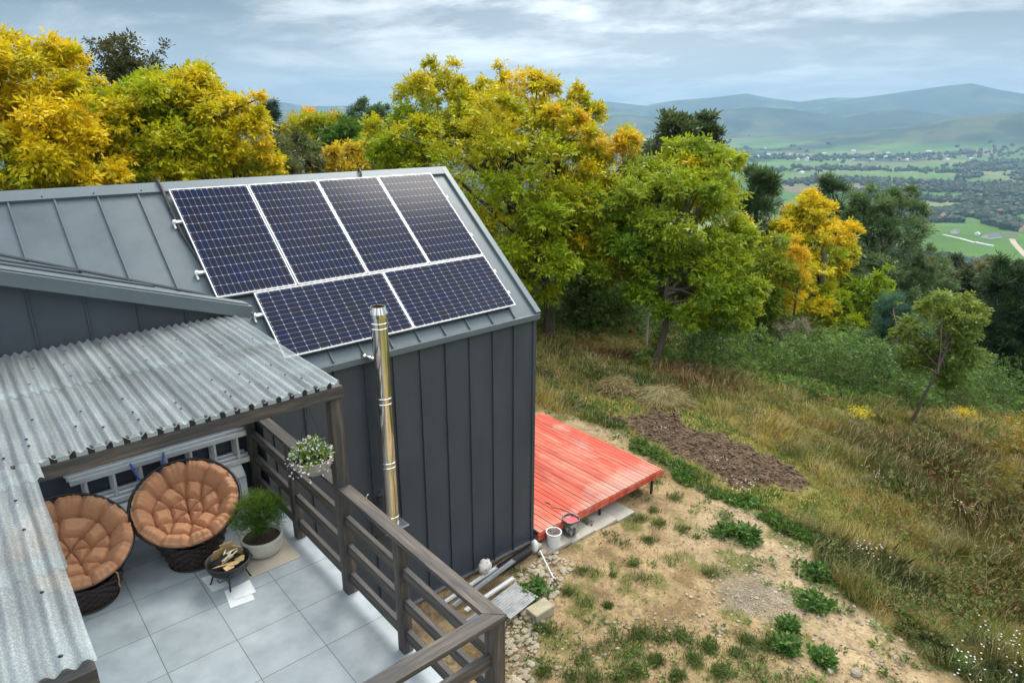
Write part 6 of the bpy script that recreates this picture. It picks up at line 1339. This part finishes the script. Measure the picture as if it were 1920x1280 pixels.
FARH = [(3335.245, 1492.663, -200.0), (3436.165, 1461.413, -200.0), (3506.687, 1403.218, -200.0), (3787.12, 1452.225, -200.0), (3594.143, 1278.919, -200.0), (3718.713, 1228.256, -200.0), (3928.532, 1108.611, -200.0), (4138.501, 1767.788, -200.0), (3449.234, 1915.397, -200.0), (3273.155, 1875.248, -200.0), (3336.838, 1764.209, -200.0), (4116.712, 1567.9, -200.0), (4291.997, 1424.146, -200.0), (3743.974, 1155.22, -200.0), (3586.219, 1867.815, -200.0), (4031.112, 2261.738, -200.0), (3837.223, 1797.115, -200.0), (7916.511, 2918.684, -200.0), (7651.046, 2669.367, -200.0), (9881.663, 3090.486, -200.0), (8370.926, 2560.991, -200.0), (7738.489, 2182.598, -200.0), (6566.371, 1770.312, -200.0), (7503.873, 1987.504, -200.0), (6214.268, 1525.194, -200.0), (7205.793, 2605.36, -200.0), (6343.761, 1949.209, -200.0), (5983.096, 1711.884, -200.0), (8342.641, 2122.633, -200.0), (6394.761, 2523.682, -200.0)]
proto_h = None
FARH = [p for p in FARH if float(H(np.array([p[0]]), np.array([p[1]]))[0]) < -175]
for k, p in enumerate(FARH):
    rr_h = math.hypot(p[0]-CAM.x, p[1]-CAM.y)
    if proto_h is None: proto_h = far_house(p, 26, 16, 9, .3, C_w, R_w, 'x', 'white far houses'); o = proto_h
    else: o = link_copy(proto_h); o.location = (p[0], p[1], float(H(np.array([p[0]]), np.array([p[1]]))[0])); o.rotation_euler = (0, 0, k*.7)
    s = .6+.4*rgv.random(); s *= max(1, rr_h/4200*.7); o.scale = (s, s, s); o['label'] = 'tiny white house among the far trees of the valley'
def strip(name, pts_, w_, mt, label=None, kind='structure', lift=.35):
    P = np.array(pts_); m_ = MB(); Q = []
    for a, b_ in zip(P[:-1], P[1:]):
        for t in np.linspace(0, 1, 9)[:-1]: Q.append(a+(b_-a)*t)
    Q.append(P[-1]); Q = np.array(Q)
    tn = np.gradient(Q, axis=0); tn /= np.hypot(*tn.T)[:, None]; nn = np.stack([-tn[:, 1], tn[:, 0]], -1)*w_/2; Zq = H(Q[:, 0], Q[:, 1])+lift
    vs = [(*(q+s_*n_), z) for q, n_, z in zip(Q, nn, Zq) for s_ in (-1, 1)]
    m_.add(vs, [(2*i, 2*i+1, 2*i+3, 2*i+2) for i in range(len(Q)-1)]); o = m_.build(name, mt, None); return tag(o, label, kind=kind)
M_track = material('pale_track', (.42, .34, .26), .95, var=.15, scale=.05)
strip('road', [(1425.389, 310.445), (1373.258, 293.566), (1317.206, 272.402), (1252.784, 247.869)], 9, M_track)
strip('path', [(1382.437, 405.183), (1361.757, 371.413), (1326.889, 332.862)], 7, material('pale_gravel_track', (.5, .5, .48), .9))
strip('path', [(1319.479, 443.51), (1335.425, 422.623)], 6, M_track)
wl = MB(); Pw = [(1327.813, 338.632), (1317.329, 321.625), (1312.051, 307.228)]
for a, b_ in zip(Pw[:-1], Pw[1:]):
    F = fr((a[0], a[1], -200), (b_[0], b_[1], -200)); L = math.hypot(b_[0]-a[0], b_[1]-a[1]); wl.box((0, -2.5, -1), (L*.94, 2.5, 2.6), F)
tag(wl.build('polytunnel', R_w, None, bevel=.5), 'long low white polytunnel beside the track in the green field', 'polytunnel')

# ---------------------------------------------------------------- the air
hm = bpy.data.materials.new('haze_air'); hm.use_nodes = True; t = hm.node_tree
for n_ in list(t.nodes):
    if n_.type != 'OUTPUT_MATERIAL': t.nodes.remove(n_)
pv = t.nodes.new('ShaderNodeVolumePrincipled'); pv.inputs['Color'].default_value = (.40, .66, .92, 1); pv.inputs['Density'].default_value = HAZE if 'HAZE' in globals() else 0.000115; pv.inputs['Anisotropy'].default_value = .2
t.links.new(pv.outputs[0], t.nodes['Material Output'].inputs['Volume'])
hz_o = MB().box((-15100, -15100, -320), (15100, 15100, 640)).build('haze', hm, None); tag(hz_o, kind='stuff')
